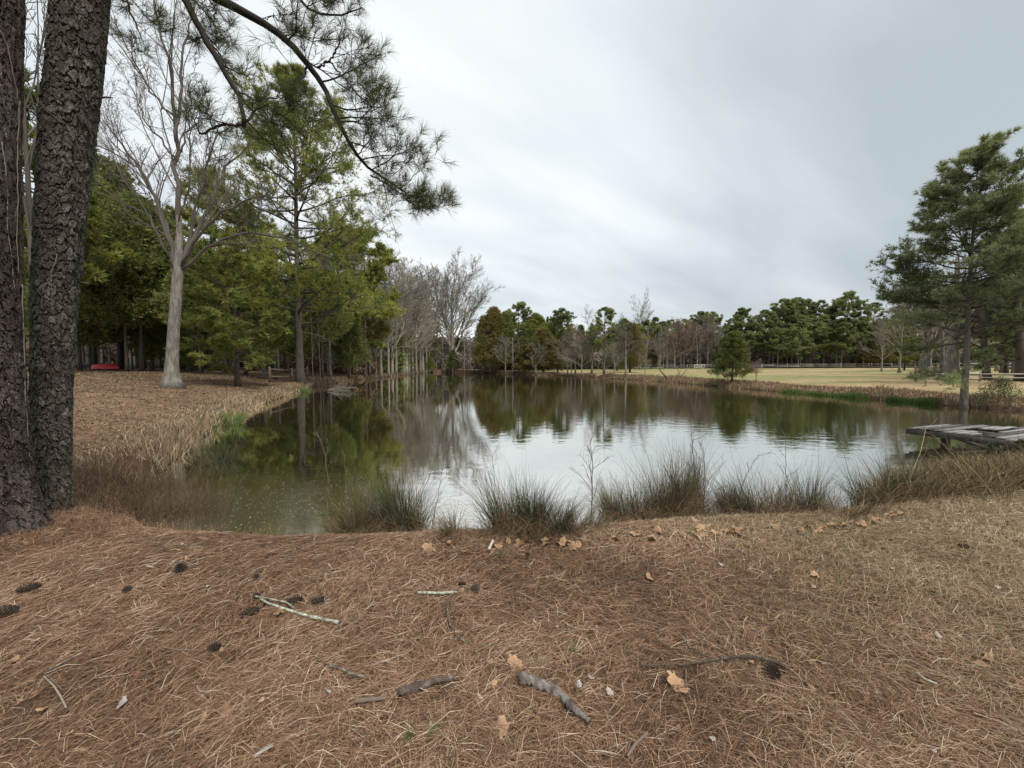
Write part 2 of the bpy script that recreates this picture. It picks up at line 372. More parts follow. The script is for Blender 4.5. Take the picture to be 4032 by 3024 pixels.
def ground_mat():
    m, t, out = newmat('ground')
    a = attr(t, 'cover')
    tcn = t.nodes.new('ShaderNodeTexCoord')
    n1 = N(t, 'ShaderNodeTexNoise', i_Scale=9.0, i_Detail=8.0, i_Roughness=.75); t.links.new(tcn.outputs['Object'], n1.inputs['Vector'])
    n2 = N(t, 'ShaderNodeTexNoise', i_Scale=1.7, i_Detail=6.0, i_Roughness=.7); t.links.new(tcn.outputs['Object'], n2.inputs['Vector'])
    k1 = ramp(t, n1.outputs[0], [(.3, .45), (.5, .95), (.72, 1.7)]); k2 = ramp(t, n2.outputs[0], [(.3, .75), (.7, 1.25)])
    c = mixc(t, 1.0, mixc(t, 1.0, a.outputs['Color'], k1, 'MULTIPLY'), k2, 'MULTIPLY')
    p = t.nodes.new('ShaderNodeBsdfPrincipled'); t.links.new(c, p.inputs['Base Color']); p.inputs['Roughness'].default_value = .95; p.inputs['Specular IOR Level'].default_value = .1
    b = t.nodes.new('ShaderNodeBump'); b.inputs['Strength'].default_value = .9; b.inputs['Distance'].default_value = .06
    t.links.new(n1.outputs[0], b.inputs['Height']); t.links.new(b.outputs[0], p.inputs['Normal']); t.links.new(p.outputs[0], out.inputs[0]); return m
go = g_.build('ground', ground_mat(), smooth=True)
ca_ = go.data.color_attributes.new('cover', 'FLOAT_COLOR', 'POINT')
ca_.data.foreach_set('color', np.concatenate([GC, np.ones((len(GC), 1))], 1).astype(np.float32).ravel())
tag(go, 'leaf and pine straw covered ground around the pond', None, None, 'structure')

# ------------------------------------------------------------------ water
def water_mat():
    m, t, out = newmat('pond_water')
    tcn = t.nodes.new('ShaderNodeTexCoord'); sp = t.nodes.new('ShaderNodeSeparateXYZ'); t.links.new(tcn.outputs['Object'], sp.inputs[0])
    # wavelets: long low ones away from shore, nearly still near the left bank
    mp = t.nodes.new('ShaderNodeMapping'); mp.inputs['Scale'].default_value = (.55, 1.0, 1); mp.inputs['Rotation'].default_value = (0, 0, rad(8)); t.links.new(tcn.outputs['Object'], mp.inputs[0])
    n1 = N(t, 'ShaderNodeTexNoise', i_Scale=3.2, i_Detail=3.0, i_Roughness=.5); t.links.new(mp.outputs[0], n1.inputs['Vector'])
    n2 = N(t, 'ShaderNodeTexNoise', i_Scale=11.0, i_Detail=2.0, i_Roughness=.5); t.links.new(mp.outputs[0], n2.inputs['Vector'])
    h = mathn(t, 'ADD', mathn(t, 'MULTIPLY', n1.outputs[0], 1.0), mathn(t, 'MULTIPLY', n2.outputs[0], .25))
    open_ = mathn(t, 'MULTIPLY_ADD', sp.outputs[0], .10, .62, clamp=True)
    st = mathn(t, 'MULTIPLY_ADD', open_, .045, .010)
    b = t.nodes.new('ShaderNodeBump'); b.inputs['Distance'].default_value = .08; t.links.new(st, b.inputs['Strength']); t.links.new(h, b.inputs['Height'])
    # silt and pollen film lying in the near left cove
    sx_ = mathn(t, 'MULTIPLY', mathn(t, 'ADD', sp.outputs[0], 3.9), .42); sy_ = mathn(t, 'MULTIPLY', mathn(t, 'SUBTRACT', sp.outputs[1], 5.2), .60)
    dd = mathn(t, 'SQRT', mathn(t, 'ADD', mathn(t, 'MULTIPLY', sx_, sx_), mathn(t, 'MULTIPLY', sy_, sy_)))
    n3 = N(t, 'ShaderNodeTexNoise', i_Scale=1.4, i_Detail=5.0, i_Roughness=.6, i_Distortion=.6); t.links.new(tcn.outputs['Object'], n3.inputs['Vector'])
    film = ramp(t, mathn(t, 'SUBTRACT', mathn(t, 'ADD', 1.25, mathn(t, 'MULTIPLY', mathn(t, 'SUBTRACT', n3.outputs[0], .5), 1.6)), dd), [(.0, 0.0), (.85, 1.0)])
    lw = t.nodes.new('ShaderNodeLayerWeight'); lw.inputs[0].default_value = .5
    fac = ramp(t, lw.outputs['Facing'], [(0.0, .06), (.42, .36), (.58, .72), (.68, .84), (.80, .88), (.93, .91), (1.0, 1.0)])
    fac = mathn(t, 'MULTIPLY', fac, mathn(t, 'SUBTRACT', 1.0, mathn(t, 'MULTIPLY', film, .30)))
    body = mixc(t, film, (.062, .053, .022), (.075, .06, .035))
    df = t.nodes.new('ShaderNodeBsdfDiffuse'); t.links.new(body, df.inputs[0])
    gl = t.nodes.new('ShaderNodeBsdfGlossy'); gl.inputs['Color'].default_value = (.98, .97, .92, 1)
    t.links.new(mathn(t, 'MULTIPLY_ADD', film, .12, .025), gl.inputs['Roughness']); t.links.new(b.outputs[0], gl.inputs['Normal'])
    mx = t.nodes.new('ShaderNodeMixShader'); t.links.new(fac, mx.inputs[0]); t.links.new(df.outputs[0], mx.inputs[1]); t.links.new(gl.outputs[0], mx.inputs[2]); t.links.new(mx.outputs[0], out.inputs[0])
    return m
w = MB(); w.add([[-34, 2.5, 0], [40, 2.5, 0], [40, 120, 0], [-34, 120, 0]], [[[0, 1, 2, 3]]])
tag(w.build('water', water_mat()), 'still brown-green pond water mirroring the trees and cloudy sky', None, None, 'structure')
# ------------------------------------------------------------------ growing wood
def resample(P, n):
    P = np.asarray(P, float); d = np.concatenate([[0], np.cumsum(np.linalg.norm(np.diff(P, axis=0), axis=1))])
    t = np.linspace(0, d[-1], n); k = max(3, len(P))
    return np.stack([np.interp(t, d, P[:, i]) for i in range(3)], 1)
def soften(P, it=2):
    P = P.copy()
    for _ in range(it): P[1:-1] = .25*P[:-2]+.5*P[1:-1]+.25*P[2:]
    return P
def walk(rng, P, D, L, n, gn, up):
    K = len(P); out = np.zeros((K, n, 3)); out[:, 0] = P; d = D.copy()
    for i in range(1, n):
        d = nrm(d+rng.normal(0, gn, (K, 3))+np.array([0, 0, up]))
        out[:, i] = out[:, i-1]+d*(L/(n-1))[:, None]
    return out
def sprout(rng, P, R, L, kids, ang, ratio, rr, tmin=.25, flatz=1.0, bias=None, taper=.45):
    """children of every polyline: returns start, dir, length, radius"""
    K, n, _ = P.shape
    t = (np.arange(kids)[None]+rng.random((K, kids)))/kids*(1-tmin)+tmin
    ii = t*(n-1); i0 = np.clip(ii.astype(int), 0, n-2); fr = (ii-i0)[..., None]; kk = np.arange(K)[:, None]
    pos = P[kk, i0]*(1-fr)+P[kk, i0+1]*fr; tan = nrm(P[kk, i0+1]-P[kk, i0])
    r = R[kk, i0]*(1-fr[..., 0])+R[kk, i0+1]*fr[..., 0]
    rv = rng.normal(0, 1, pos.shape); rv[..., 2] *= flatz
    if bias is not None: rv = rv+bias
    perp = nrm(rv-(rv*tan).sum(-1, keepdims=True)*tan)
    if flatz < 1: perp[..., 2] *= flatz; perp = nrm(perp)
    a = rng.normal(ang, ang*.25, t.shape)[..., None]
    d = nrm(np.cos(a)*tan+np.sin(a)*perp)
    ln = L[:, None]*ratio*(1-taper*t)*rng.uniform(.65, 1.25, t.shape)
    return pos.reshape(-1, 3), d.reshape(-1, 3), ln.ravel(), np.minimum(r.ravel()*rr, r.ravel()*.9)
def taper(K, n, r0, end=.35):
    return r0[:, None]*np.linspace(1, end, n)[None]
def needles(mb, rng, P, D, m, L, w, spread=.75, tvar=.2, tbase=.5, seg=1, droop=0.0):
    """tufts of needles at P (K,3) pointing D"""
    K = len(P)
    d = nrm(D[:, None]+rng.normal(0, spread, (K, m, 3))).reshape(-1, 3)
    b = np.repeat(P, m, 0); ln = L*rng.uniform(.7, 1.15, K*m)
    s = nrm(np.cross(d, rng.normal(0, 1, d.shape)))
    tt = np.clip(np.repeat(np.broadcast_to(tbase, (K,)), m)+rng.normal(0, tvar, K*m), 0, 1)
    if seg == 1:
        mb.tris(np.stack([b-s*w/2, b+s*w/2, b+d*ln[:, None]], 1), tt)
    else:
        p = np.stack([b, b+d*ln[:, None]*.55, b+d*ln[:, None]+np.array([0, 0, -droop])*ln[:, None]], 1)
        mb.strips(p, np.repeat([[w/2, w/2, w/6]], len(p), 0), s, tt)
def leafcloud(mb, rng, P, D, m, size, jit, tbase, tvar=.18, elong=1.6):
    """sprays of small leaf triangles scattered round each P"""
    K = len(P); p = np.repeat(P, m, 0)+rng.normal(0, jit, (K*m, 3))
    d = nrm(np.repeat(D, m, 0)+rng.normal(0, .55, p.shape)); s = nrm(np.cross(d, rng.normal(0, 1, d.shape)))
    sz = (size*rng.uniform(.6, 1.35, K*m))[:, None]
    tt = np.clip(np.repeat(np.broadcast_to(tbase, (K,)), m)+rng.normal(0, tvar, K*m), 0, 1)
    mb.tris(np.stack([p-s*sz*.5, p+s*sz*.5, p+d*sz*elong], 1), tt)

# ---- whole-tree builders, local origin at the base of the trunk
def trunkline(rng, H, n=14, lean=(0, 0), wob=.01):
    t = np.linspace(0, 1, n); P = np.zeros((n, 3)); P[:, 2] = t*H
    P[:, 0] = lean[0]*t**1.2+np.cumsum(rng.normal(0, wob*H/4, n))*np.minimum(t*3, 1)*.4
    P[:, 1] = lean[1]*t**1.2+np.cumsum(rng.normal(0, wob*H/4, n))*np.minimum(t*3, 1)*.4
    P[0, :2] = 0; return soften(P, 2)
def trunkmesh(P, r0, r1, sides, flare=.35, tint=.5, seed=0):
    n = len(P); h = P[:, 2]-P[0, 2]; H = max(h[-1], .01)
    R = r0+(r1-r0)*(h/H)**.85+r0*flare*np.exp(-h/(r0*1.6))
    P = P.copy(); P[0, 2] -= .15
    mb = MB(); mb.tubes(P, R, sides, tint); return mb, R
def interp_line(P, R, z):
    return np.stack([np.interp(z, P[:, 2], P[:, 0]), np.interp(z, P[:, 2], P[:, 1]), z], -1), np.interp(z, P[:, 2], R)
def pine(rng, H, r0, prof, nlimb, ang, ntuft, nl, nw, m=10, z0=.2, sides=8, twigw=.012, flat=.35, kids=(9, 6), droop=-.02, spread=.8, lean=(0, 0), tt=(.25, .75), bare=.25, endr=.12, extra=()):
    """prof(t)->limb length at relative height; ang(t)->elevation"""
    P = trunkline(rng, H, 18, lean); tm, R = trunkmesh(P, r0, r0*endr, sides)
    z = np.sort(np.concatenate([(np.arange(nlimb)+rng.random(nlimb))/nlimb]))**.9*(1-z0)*H+z0*H
    z = np.minimum(z, H*.985); t = z/H
    b, rb = interp_line(P, R, z); az = np.arange(nlimb)*2.4+rng.normal(0, .5, nlimb); el = ang(t)+rng.normal(0, .12, nlimb)
    D = np.stack([np.cos(az)*np.cos(el), np.sin(az)*np.cos(el), np.sin(el)], 1)
    L = np.array([prof(q) for q in t])*rng.uniform(.7, 1.2, nlimb)
    for et, ea, eL, ee in extra:
        eb, er = interp_line(P, R, np.array([et*H])); b = np.concatenate([b, eb]); rb = np.concatenate([rb, er]); L = np.append(L, eL); nlimb += 1
        D = np.concatenate([D, [[math.cos(ea)*math.cos(ee), math.sin(ea)*math.cos(ee), math.sin(ee)]]])
    lim = walk(rng, b, D, L, 8, .10, .035); lr = taper(nlimb, 8, np.minimum(.016*L+.014, rb*.6), .25)
    cb = MB(); cb.tubes(lim, lr, 5, .4)
    s1 = sprout(rng, lim, lr, L, kids[0], .85, .42, .55, tmin=bare, flatz=flat)
    kp = rng.random(len(s1[0])) < np.repeat((L/L.max())**.9, kids[0]); s1 = tuple(q[kp] for q in s1)
    l1 = walk(rng, s1[0], s1[1], s1[2], 5, .14, .05); r1 = taper(len(l1), 5, np.maximum(s1[3], twigw*.7), .4)
    cb.tubes(l1, r1, 4, .4, cap=False)
    s2 = sprout(rng, l1, r1, s1[2], kids[1], .8, .5, .7, tmin=.2, flatz=.6)
    l2 = walk(rng, s2[0], s2[1], s2[2], 3, .12, .12); r2 = np.full((len(l2), 3), twigw*.5)
    cb.tubes(l2, r2, 3, .3, cap=False)
    ends = np.concatenate([l2[:, -1], l1[:, -1], lim[:, -1], l2[:, 1]]); dd = nrm(np.concatenate([l2[:, -1]-l2[:, 0], l1[:, -1]-l1[:, -2], lim[:, -1]-lim[:, -2], l2[:, 1]-l2[:, 0]]))+np.array([0, 0, .35])
    if len(ends) > ntuft:
        q = rng.permutation(len(ends))[:ntuft]; ends = ends[q]; dd = dd[q]
    clump = vnoise(ends[:, 0]*.9+ends[:, 1]*.7, ends[:, 2]*.9+ends[:, 1]*.3, int(rng.integers(99)))
    fm = MB(); needles(fm, rng, ends, nrm(dd), m, nl, nw, spread, .15, tt[0]+(tt[1]-tt[0])*clump)
    return tm, cb, fm
def bare(rng, H, r0, kids=(9, 7, 6, 5), ang=(.65, .6, .6, .6), ratio=(.55, .5, .5, .5), z0=.3, sides=8, tw=.006, up=(.06, .05, .04, .03), lean=(0, 0), gn=.13, trunkn=14, endr=.15):
    P = trunkline(rng, H, trunkn, lean, .014); tm, R = trunkmesh(P, r0, max(r0*endr, tw), sides)
    cur = P[None]; cr = R[None]; L = np.array([H]); cb = MB()
    for lv, kd in enumerate(kids):
        s = sprout(rng, cur, cr, L, kd, ang[lv], ratio[lv], .55 if lv else .5, tmin=z0 if lv == 0 else .2, taper=.55 if lv == 0 else .45)
        n = (7, 5, 4, 3, 3)[lv]; ln = walk(rng, s[0], s[1], s[2], n, gn, up[lv]); r = taper(len(ln), n, np.maximum(s[3], tw), .4); r = np.maximum(r, tw*.8)
        cb.tubes(ln, r, (5, 4, 3, 3, 3)[lv], np.clip(.55+rng.normal(0, .15, len(ln)), 0, 1), cap=False)
        cur, cr, L = ln, r, s[2]
    return tm, cb
def cedar(rng, H, r0, Rw, nclump, m, size, z0=.08, shape=1.0, jit=.16, sides=7, plume=.5, tt=(.2, .8), leanx=0):
    P = trunkline(rng, H*.96, 12, (leanx, 0), .006); tm, R = trunkmesh(P, r0, .02, sides, .25)
    t = rng.random(nclump)**.85*(1-z0)+z0; az = rng.random(nclump)*2*np.pi
    env = Rw*np.clip(((1-t)/(1-z0)), 0, 1)**shape*(.78+.44*vnoise(az*2.2, t*7, int(rng.integers(99))))*np.minimum(1, (t-z0)/.10+.45)
    rr = env*rng.random(nclump)**.38
    b, _ = interp_line(P, R, np.minimum(t*H, H*.955))
    pos = b+np.stack([np.cos(az)*rr, np.sin(az)*rr, (t*H-b[:, 2])+rr*.10], 1)
    d = nrm(np.stack([np.cos(az)*.75, np.sin(az)*.75, np.full(nclump, .75)], 1))
    tb = tt[0]+(tt[1]-tt[0])*np.clip(.5*vnoise(az*3, t*9, 7)+.5*rng.random(nclump), 0, 1)
    fm = MB()
    # every clump is a plume: leaf triangles strung along its direction
    for q in range(3): leafcloud(fm, rng, pos+d*plume*(q-1)*.55, d, m, size*(1.1-.2*q), jit*(1.15-.3*q), tb)
    nb = min(nclump, 60); br = np.stack([b[:nb]-np.array([0, 0, 1])*rr[:nb, None]*.15, (b[:nb]+pos[:nb])/2, pos[:nb]], 1)
    bb = MB(); bb.tubes(br, np.repeat([[.03, .02, .01]], nb, 0), 3, .3, cap=False)
    return tm, bb, fm

class Proto:
    """one kind of tree: parts as (name, mesh object); the first placing uses the objects themselves"""
    def __init__(s, name, cat, parts, H): s.name, s.cat, s.parts, s.H, s.used = name, cat, parts, H, False
    def place(s, loc, H, label, wide=1.0, rz=0.0, group=None, mats=None):
        k = H/s.H; r = root(s.name, loc, label, s.cat, group, rz, (k*wide, k*wide, k))
        for nm, o in s.parts:
            c = o if not s.used else o.copy()
            if s.used: COL.objects.link(c)
            c.parent = r
            if mats and nm in mats:
                c.material_slots[0].link = 'OBJECT'; c.material_slots[0].material = M[mats[nm]]
        s.used = True; return r
def mk(name, cat, H, *parts):
    """parts: (name, MB, material)"""
    return Proto(name, cat, [(nm, mb.build(nm, M[mt], None, smooth=(nm == 'trunk'))) for nm, mb, mt in parts], H)
def join(a, b):
    n0 = a.n
    for v in b.v: a.v.append(v)
    for t in b.t: a.t.append(t)
    for f in b.f: a.f.append(f+n0)
    a.n += b.n; return a
def height_to(loc, toppy):
    """height a thing based at loc needs to reach picture row toppy"""
    r = ray(2016, toppy); return CAMZ+r[2]/r[1]*loc[1]-loc[2]
# ------------------------------------------------------------------ the two big pines at the left
def worley(u, v, nu, seed):
    """cells wrap in u (0..nu); returns F1, F2, id and the offset from the cell's centre"""
    i = np.floor(u); j = np.floor(v); f1 = np.full(u.shape, 9.); f2 = np.full(u.shape, 9.); ids = np.zeros(u.shape); ou = np.zeros(u.shape); ov = np.zeros(u.shape)
    for a in (-1, 0, 1):
        for b in (-1, 0, 1):
            ci = i+a; cj = j+b; w_ = np.mod(ci, nu)
            px = ci+.05+.9*hash2(w_, cj, seed); py = cj+.05+.9*hash2(w_, cj, seed+5)
            d = np.abs(u-px)**1.5+np.abs(v-py)**1.5; d = d**(1/1.5); idn = hash2(w_, cj, seed+9)
            m1 = d < f1; f2 = np.where(m1, f1, np.minimum(f2, d)); ids = np.where(m1, idn, ids); ou = np.where(m1, u-px, ou); ov = np.where(m1, v-py, ov); f1 = np.where(m1, d, f1)
    return f1, f2, ids, ou, ov
def wrapnoise(T, h, k, kh, seed):           # noise on the bark, seamless round the trunk
    x = np.cos(T*2*np.pi)*k/6.283; y = np.sin(T*2*np.pi)*k/6.283
    return .5*vnoise(x*1.7+h*kh*.31+7, y*1.7+h*kh, seed)+.5*vnoise(x*1.3-h*kh, y*1.9+h*kh*.43+3, seed+1)
def bigtrunk(path, R, nu, nv, seed, cells, aspect, depth, flare, loose=.0):
    s = np.linspace(0, 1, nv)**1.0
    d = np.concatenate([[0], np.cumsum(np.linalg.norm(np.diff(path, axis=0), axis=1))]); Lh = d[-1]; d = d/Lh
    c = soften(np.stack([np.interp(s, d, path[:, i]) for i in range(3)], 1), 30); r = np.interp(s, d, R)
    th = np.arange(nu)/nu
    T, S = np.meshgrid(th, s); rr = r[:, None]*np.ones_like(T)
    h = (S*Lh)
    rr = rr*(1+flare*np.exp(-h/.30)*(1+.45*np.sin(T*2*np.pi*5+seed)+.3*np.sin(T*2*np.pi*3+2)))
    rr = rr*(1+.03*np.sin(T*2*np.pi*2+1+h*.6)+.02*np.sin(T*2*np.pi*5+h*1.1))
    cw = 2*np.pi*np.mean(r)/cells
    wu = (wrapnoise(T, h, cells*1.5, .7/cw, seed+40)-.5)*1.5+(wrapnoise(T, h, cells*4, 2.6/cw, seed+44)-.5)*.5
    wv = (wrapnoise(T, h, cells*1.5, .8/cw, seed+42)-.5)*1.5+(wrapnoise(T, h, cells*4, 2.6/cw, seed+46)-.5)*.5
    f1, f2, ids, ou, ov = worley(T*cells+wu, h/(cw*aspect)+wv, cells, seed)
    f1b, f2b, idb, oub, ovb = worley(T*cells*2+wu*2.6, h/(cw*aspect*.5)+wv*2.6, cells*2, seed+77)
    g = f2-f1; wid = .05+.16*wrapnoise(T, h, cells, 1.2/cw, seed+60)
    plate = sstep(.0, wid, g); sub_ = sstep(.0, .12, f2b-f1b)
    fine = wrapnoise(T, h, cells*9, 7/cw, seed+3)
    tilt = (ids-.5)*1.1*ou-.55*ov                       # plates lift at one edge, like shingles
    disp = depth*(plate*(.75+.45*ids+.5*tilt)-1.0)+depth*.30*(sub_*(.4+.9*idb+.5*(idb-.5)*oub-.4*ovb)-.3)*plate+depth*.20*(fine-.5)
    furrow = sstep(.50, .66, wrapnoise(T, h, cells*.9, .16/cw, seed+90)); disp -= depth*.35*furrow
    lo = wrapnoise(T, h, 2.6, 1.1, seed+120); rr = rr+disp*(.50+.95*lo)
    X_ = c[:, 0, None]+rr*np.cos(T*2*np.pi); Y_ = c[:, 1, None]+rr*np.sin(T*2*np.pi); Z_ = c[:, 2, None]+0*rr
    id_ = np.arange(nu*nv).reshape(nv, nu); nx = np.roll(id_, -1, 1)
    f = np.stack([id_[:-1], nx[:-1], nx[1:], id_[1:]], -1).reshape(-1, 4)
    tint = np.clip(.12+.30*(wrapnoise(T, h, 3.1, 1.7, seed+130)-.5)+.22*plate+.34*(idb*sub_)*plate+.22*(ids-.5)+.5*(fine-.5)*plate, 0, 1)
    mb = MB(); mb.add(np.stack([X_, Y_, Z_], -1).reshape(-1, 3), f, tint.ravel()); return mb
def plane_path(pix, D):       # pixel axis points with distances
    return np.array([at(x, y, d) for (x, y), d in zip(pix, D)])
rng = np.random.default_rng(11)
def edges_to_axis(rows, D):        # silhouette edges -> axis points and radii of a round trunk D metres ahead
    P = []; R = []
    for y, l, r_ in rows:
        t1, t2 = math.atan((l-2016)/F), math.atan((r_-2016)/F); c0 = (t1+t2)/2; al = (t2-t1)/2
        P.append(at(2016+F*math.tan(c0), y, D)); R.append(D/math.cos(c0)*math.sin(al))
    return np.array(P), np.array(R)
DB = 4.35
rowsB = [(2075, 112, 288), (1850, 112, 284), (1500, 110, 292), (1150, 112, 312), (820, 132, 344), (500, 150, 382), (150, 196, 420), (-300, 225, 450), (-1000, 270, 480), (-2200, 340, 520)]
pb, rB = edges_to_axis(rowsB, DB); pb[0, 2] = gz(pb[0, 0], pb[0, 1])-.25
tb_ = root('pine_tree', (pb[0, 0], pb[0, 1], gz(pb[0, 0], pb[0, 1])), 'big leaning pine, second trunk from the left edge, scaly bark, boughs over the pond', 'pine tree')
def child(mb, name, m, r, smooth=False):
    o = mb.build(name, m, None, smooth, loc=tuple(r.location)); o.parent = r; o.location = (0, 0, 0); return o
child(bigtrunk(pb, rB, 520, 2000, 3, 16, 1.3, .020, .22), 'trunk', M['bark_big'], tb_)
DA = 3.75
rowsA = [(2230, -165, 235), (2110, -150, 215), (2000, -140, 170), (1850, -130, 136), (1500, -130, 106), (1100, -130, 90), (600, -140, 84), (0, -150, 96), (-700, -170, 80), (-2200, -170, 20)]
pa, rA = edges_to_axis(rowsA, DA); pa[0, 2] = gz(pa[0, 0], pa[0, 1])-.12
ta_ = root('pine_tree', (pa[0, 0], pa[0, 1], gz(pa[0, 0], pa[0, 1])), 'nearest pine trunk, cut by the left edge, straight with furrowed bark and pale vines', 'pine tree')
child(bigtrunk(pa, rA, 560, 1900, 8, 20, 2.9, .022, .14), 'trunk', M['bark_red'], ta_)
def on_bark(px, py, P, R):
    o = np.array([0, 0, CAMZ]); t = np.linspace(2.2, 7, 1600); q = o+ray(px, py)*t[:, None]; k_ = np.argsort(P[:, 2])
    cx_ = np.interp(q[:, 2], P[k_, 2], P[k_, 0]); cy_ = np.interp(q[:, 2], P[k_, 2], P[k_, 1]); rr = np.interp(q[:, 2], P[k_, 2], R[k_])
    d = np.hypot(q[:, 0]-cx_, q[:, 1]-cy_)-rr; i = np.where(d < .004)[0]; return q[i[0]] if len(i) else q[np.argmin(d)]
def vine(pix, which, w_, tint=.6):
    P_, R_, r = (pa, rA, ta_) if which == 'A' else (pb, rB, tb_)
    xy = soften(resample(np.array([[x, y, 0] for x, y in pix], float), 44), 3); xy[:, 0] += rng.normal(0, 3, 44)
    P = soften(np.array([on_bark(x, y, P_, R_) for x, y, _ in xy]), 2)
    mb = MB(); mb.tubes(P, np.linspace(w_, w_*.6, 44), 5, tint); child(mb, 'vine', M['vine'], r)
vine([(86, 1120), (92, 1300), (98, 1480), (104, 1600), (112, 1760), (122, 1880)], 'A', .006)
vine([(10, 560), (30, 760), (28, 900), (50, 1060), (60, 1180)], 'A', .005)
vine([(0, 120), (30, 180), (60, 330), (75, 420), (70, 560)], 'A', .006, .3)
vine([(76, 400), (70, 620), (66, 900), (72, 1080)], 'A', .0045)
vine([(225, 1000), (218, 1040), (200, 1070), (203, 1140), (206, 1240)], 'B', .005)
vine([(160, 400), (200, 450), (290, 520), (300, 560), (330, 650)], 'B', .003)
vine([(175, 540), (220, 580), (260, 660), (330, 760)], 'B', .003)
vine([(330, 10), (380, 90), (410, 130)], 'B', .003)
vine([(240, 100), (270, 180), (300, 250), (330, 310)], 'B', .003)
vine([(140, 860), (170, 930), (240, 1000), (310, 1010)], 'B', .003)
# short snapped stub on the second trunk
P = plane_path([(380, 387), (415, 383), (445, 385)], [DB-.02]*3); mb = MB(); mb.tubes(P, [.012, .009, .004], 5, .2); child(mb, 'branch_stub', M['bark_dark'], tb_)

# boughs reaching over the pond from the second trunk
def bough(paths, seed, specs):
    rng = np.random.default_rng(seed); wood = MB(); fm = MB()
    for pix, D, r0, r1, cfg in paths:
        P = soften(resample(plane_path(pix, D), 26), 2); P[1:-1] += rng.normal(0, .008, P[1:-1].shape)
        R = np.linspace(r0, r1, 26); wood.tubes(P, R, 8, .35)
        L = np.array([cfg['L']])
        seg = P[None, int(26*cfg['t0']):]; sr = R[None, int(26*cfg['t0']):]
        s1 = sprout(rng, seg, sr, L, cfg['k'][0], cfg.get('a', .9), 1.0, .45, tmin=0.02, bias=np.array(cfg['bias']), taper=cfg.get('tp', .3))
        s1 = (s1[0], s1[1], s1[2], np.clip(s1[3], .004, .012))
        l1 = walk(rng, s1[0], s1[1], s1[2], 9, .16, cfg.get('up', .0)); r1_ = taper(len(l1), 9, s1[3], .35); wood.tubes(l1, r1_, 5, .3)
        s2 = sprout(rng, l1, r1_, s1[2], cfg['k'][1], .8, .55, .6, tmin=.15)
        l2 = walk(rng, s2[0], s2[1], s2[2], 6, .20, .06); r2_ = taper(len(l2), 6, np.maximum(s2[3], .0028), .6); wood.tubes(l2, r2_, 4, .3)
        s3 = sprout(rng, l2, r2_, s2[2], cfg['k'][2], .75, .55, .7, tmin=.3)
        l3 = walk(rng, s3[0], s3[1], s3[2], 4, .22, .14); wood.tubes(l3, np.full((len(l3), 4), .0026), 3, .3)
        ends = np.concatenate([l3[:, -1], l2[:, -1], l1[:, -1]]); dd = nrm(np.concatenate([l3[:, -1]-l3[:, -2], l2[:, -1]-l2[:, -2], l1[:, -1]-l1[:, -2]]))
        q = rng.random(len(ends)) < cfg.get('keep', .9); ends = ends[q]; dd = dd[q]
        dd = nrm(dd+np.array([0, 0, .25]))
        needles(fm, rng, ends, dd, 17, .155, .0026, .50, .2, .5, seg=2, droop=.08)
        needles(fm, rng, ends-dd*.03, nrm(dd+.001), 5, .12, .0026, .9, .2, .4, seg=2, droop=.10)
    return wood, fm
D0 = DB-.1
w1, n1_ = bough([
  ([(330, -760), (560, -330), (760, -60), (860, 0), (1000, 62), (1130, 150), (1235, 262), (1305, 390), (1350, 540), (1415, 630), (1475, 700), (1540, 705), (1600, 760)],
   [DB, 4.6, 4.8, 4.85, 4.9, 4.95, 5, 5.05, 5.1, 5.1, 5.15, 5.2, 5.2], .075, .010, dict(L=.85, k=(15, 5, 4), t0=.50, bias=[1.3, 0, -.15], up=-.01, keep=.9, tp=.15)),
  ([(1250, 265), (1300, 235), (1330, 190), (1345, 150)], [5, 5, 5, 5], .014, .006, dict(L=.55, k=(4, 4, 3), t0=.3, bias=[.8, 0, -.5], up=-.03)),
  ([(1330, 175), (1345, 130), (1360, 118)], [5, 5, 5], .004, .003, dict(L=.2, k=(1, 2, 1), t0=.3, bias=[.8, 0, 0])),
  ([(1300, 245), (1360, 310), (1420, 390), (1500, 450)], [5, 4.95, 4.9, 4.9], .010, .005, dict(L=.50, k=(6, 4, 3), t0=.1, bias=[.9, 0, .2])),
  ([(1460, 690), (1520, 720), (1620, 800), (1690, 850)], [5.15, 5.1, 5.1, 5.1], .012, .004, dict(L=.45, k=(9, 5, 4), t0=.0, bias=[.3, 0, .3])),
  ([(1020, 85), (1080, 60), (1100, 90)], [4.9, 4.9, 4.9], .006, .004, dict(L=.3, k=(4, 3, 2), t0=.1, bias=[.2, 0, .6])),
  ([(1120, 140), (1180, 130), (1250, 180)], [4.9, 4.85, 4.8], .007, .004, dict(L=.25, k=(4, 3, 2), t0=.1, bias=[.4, 0, .2])),
], 5, None)
def childpart(mb, name, m, parent, base):
    o = mb.build(name, m, None, False, loc=tuple(base)); o.parent = parent; o.location = (0, 0, 0); return o
b1 = child(w1, 'bough', M['twig_dark'], tb_); childpart(n1_, 'needles', M['needle_near'], b1, tb_.location)
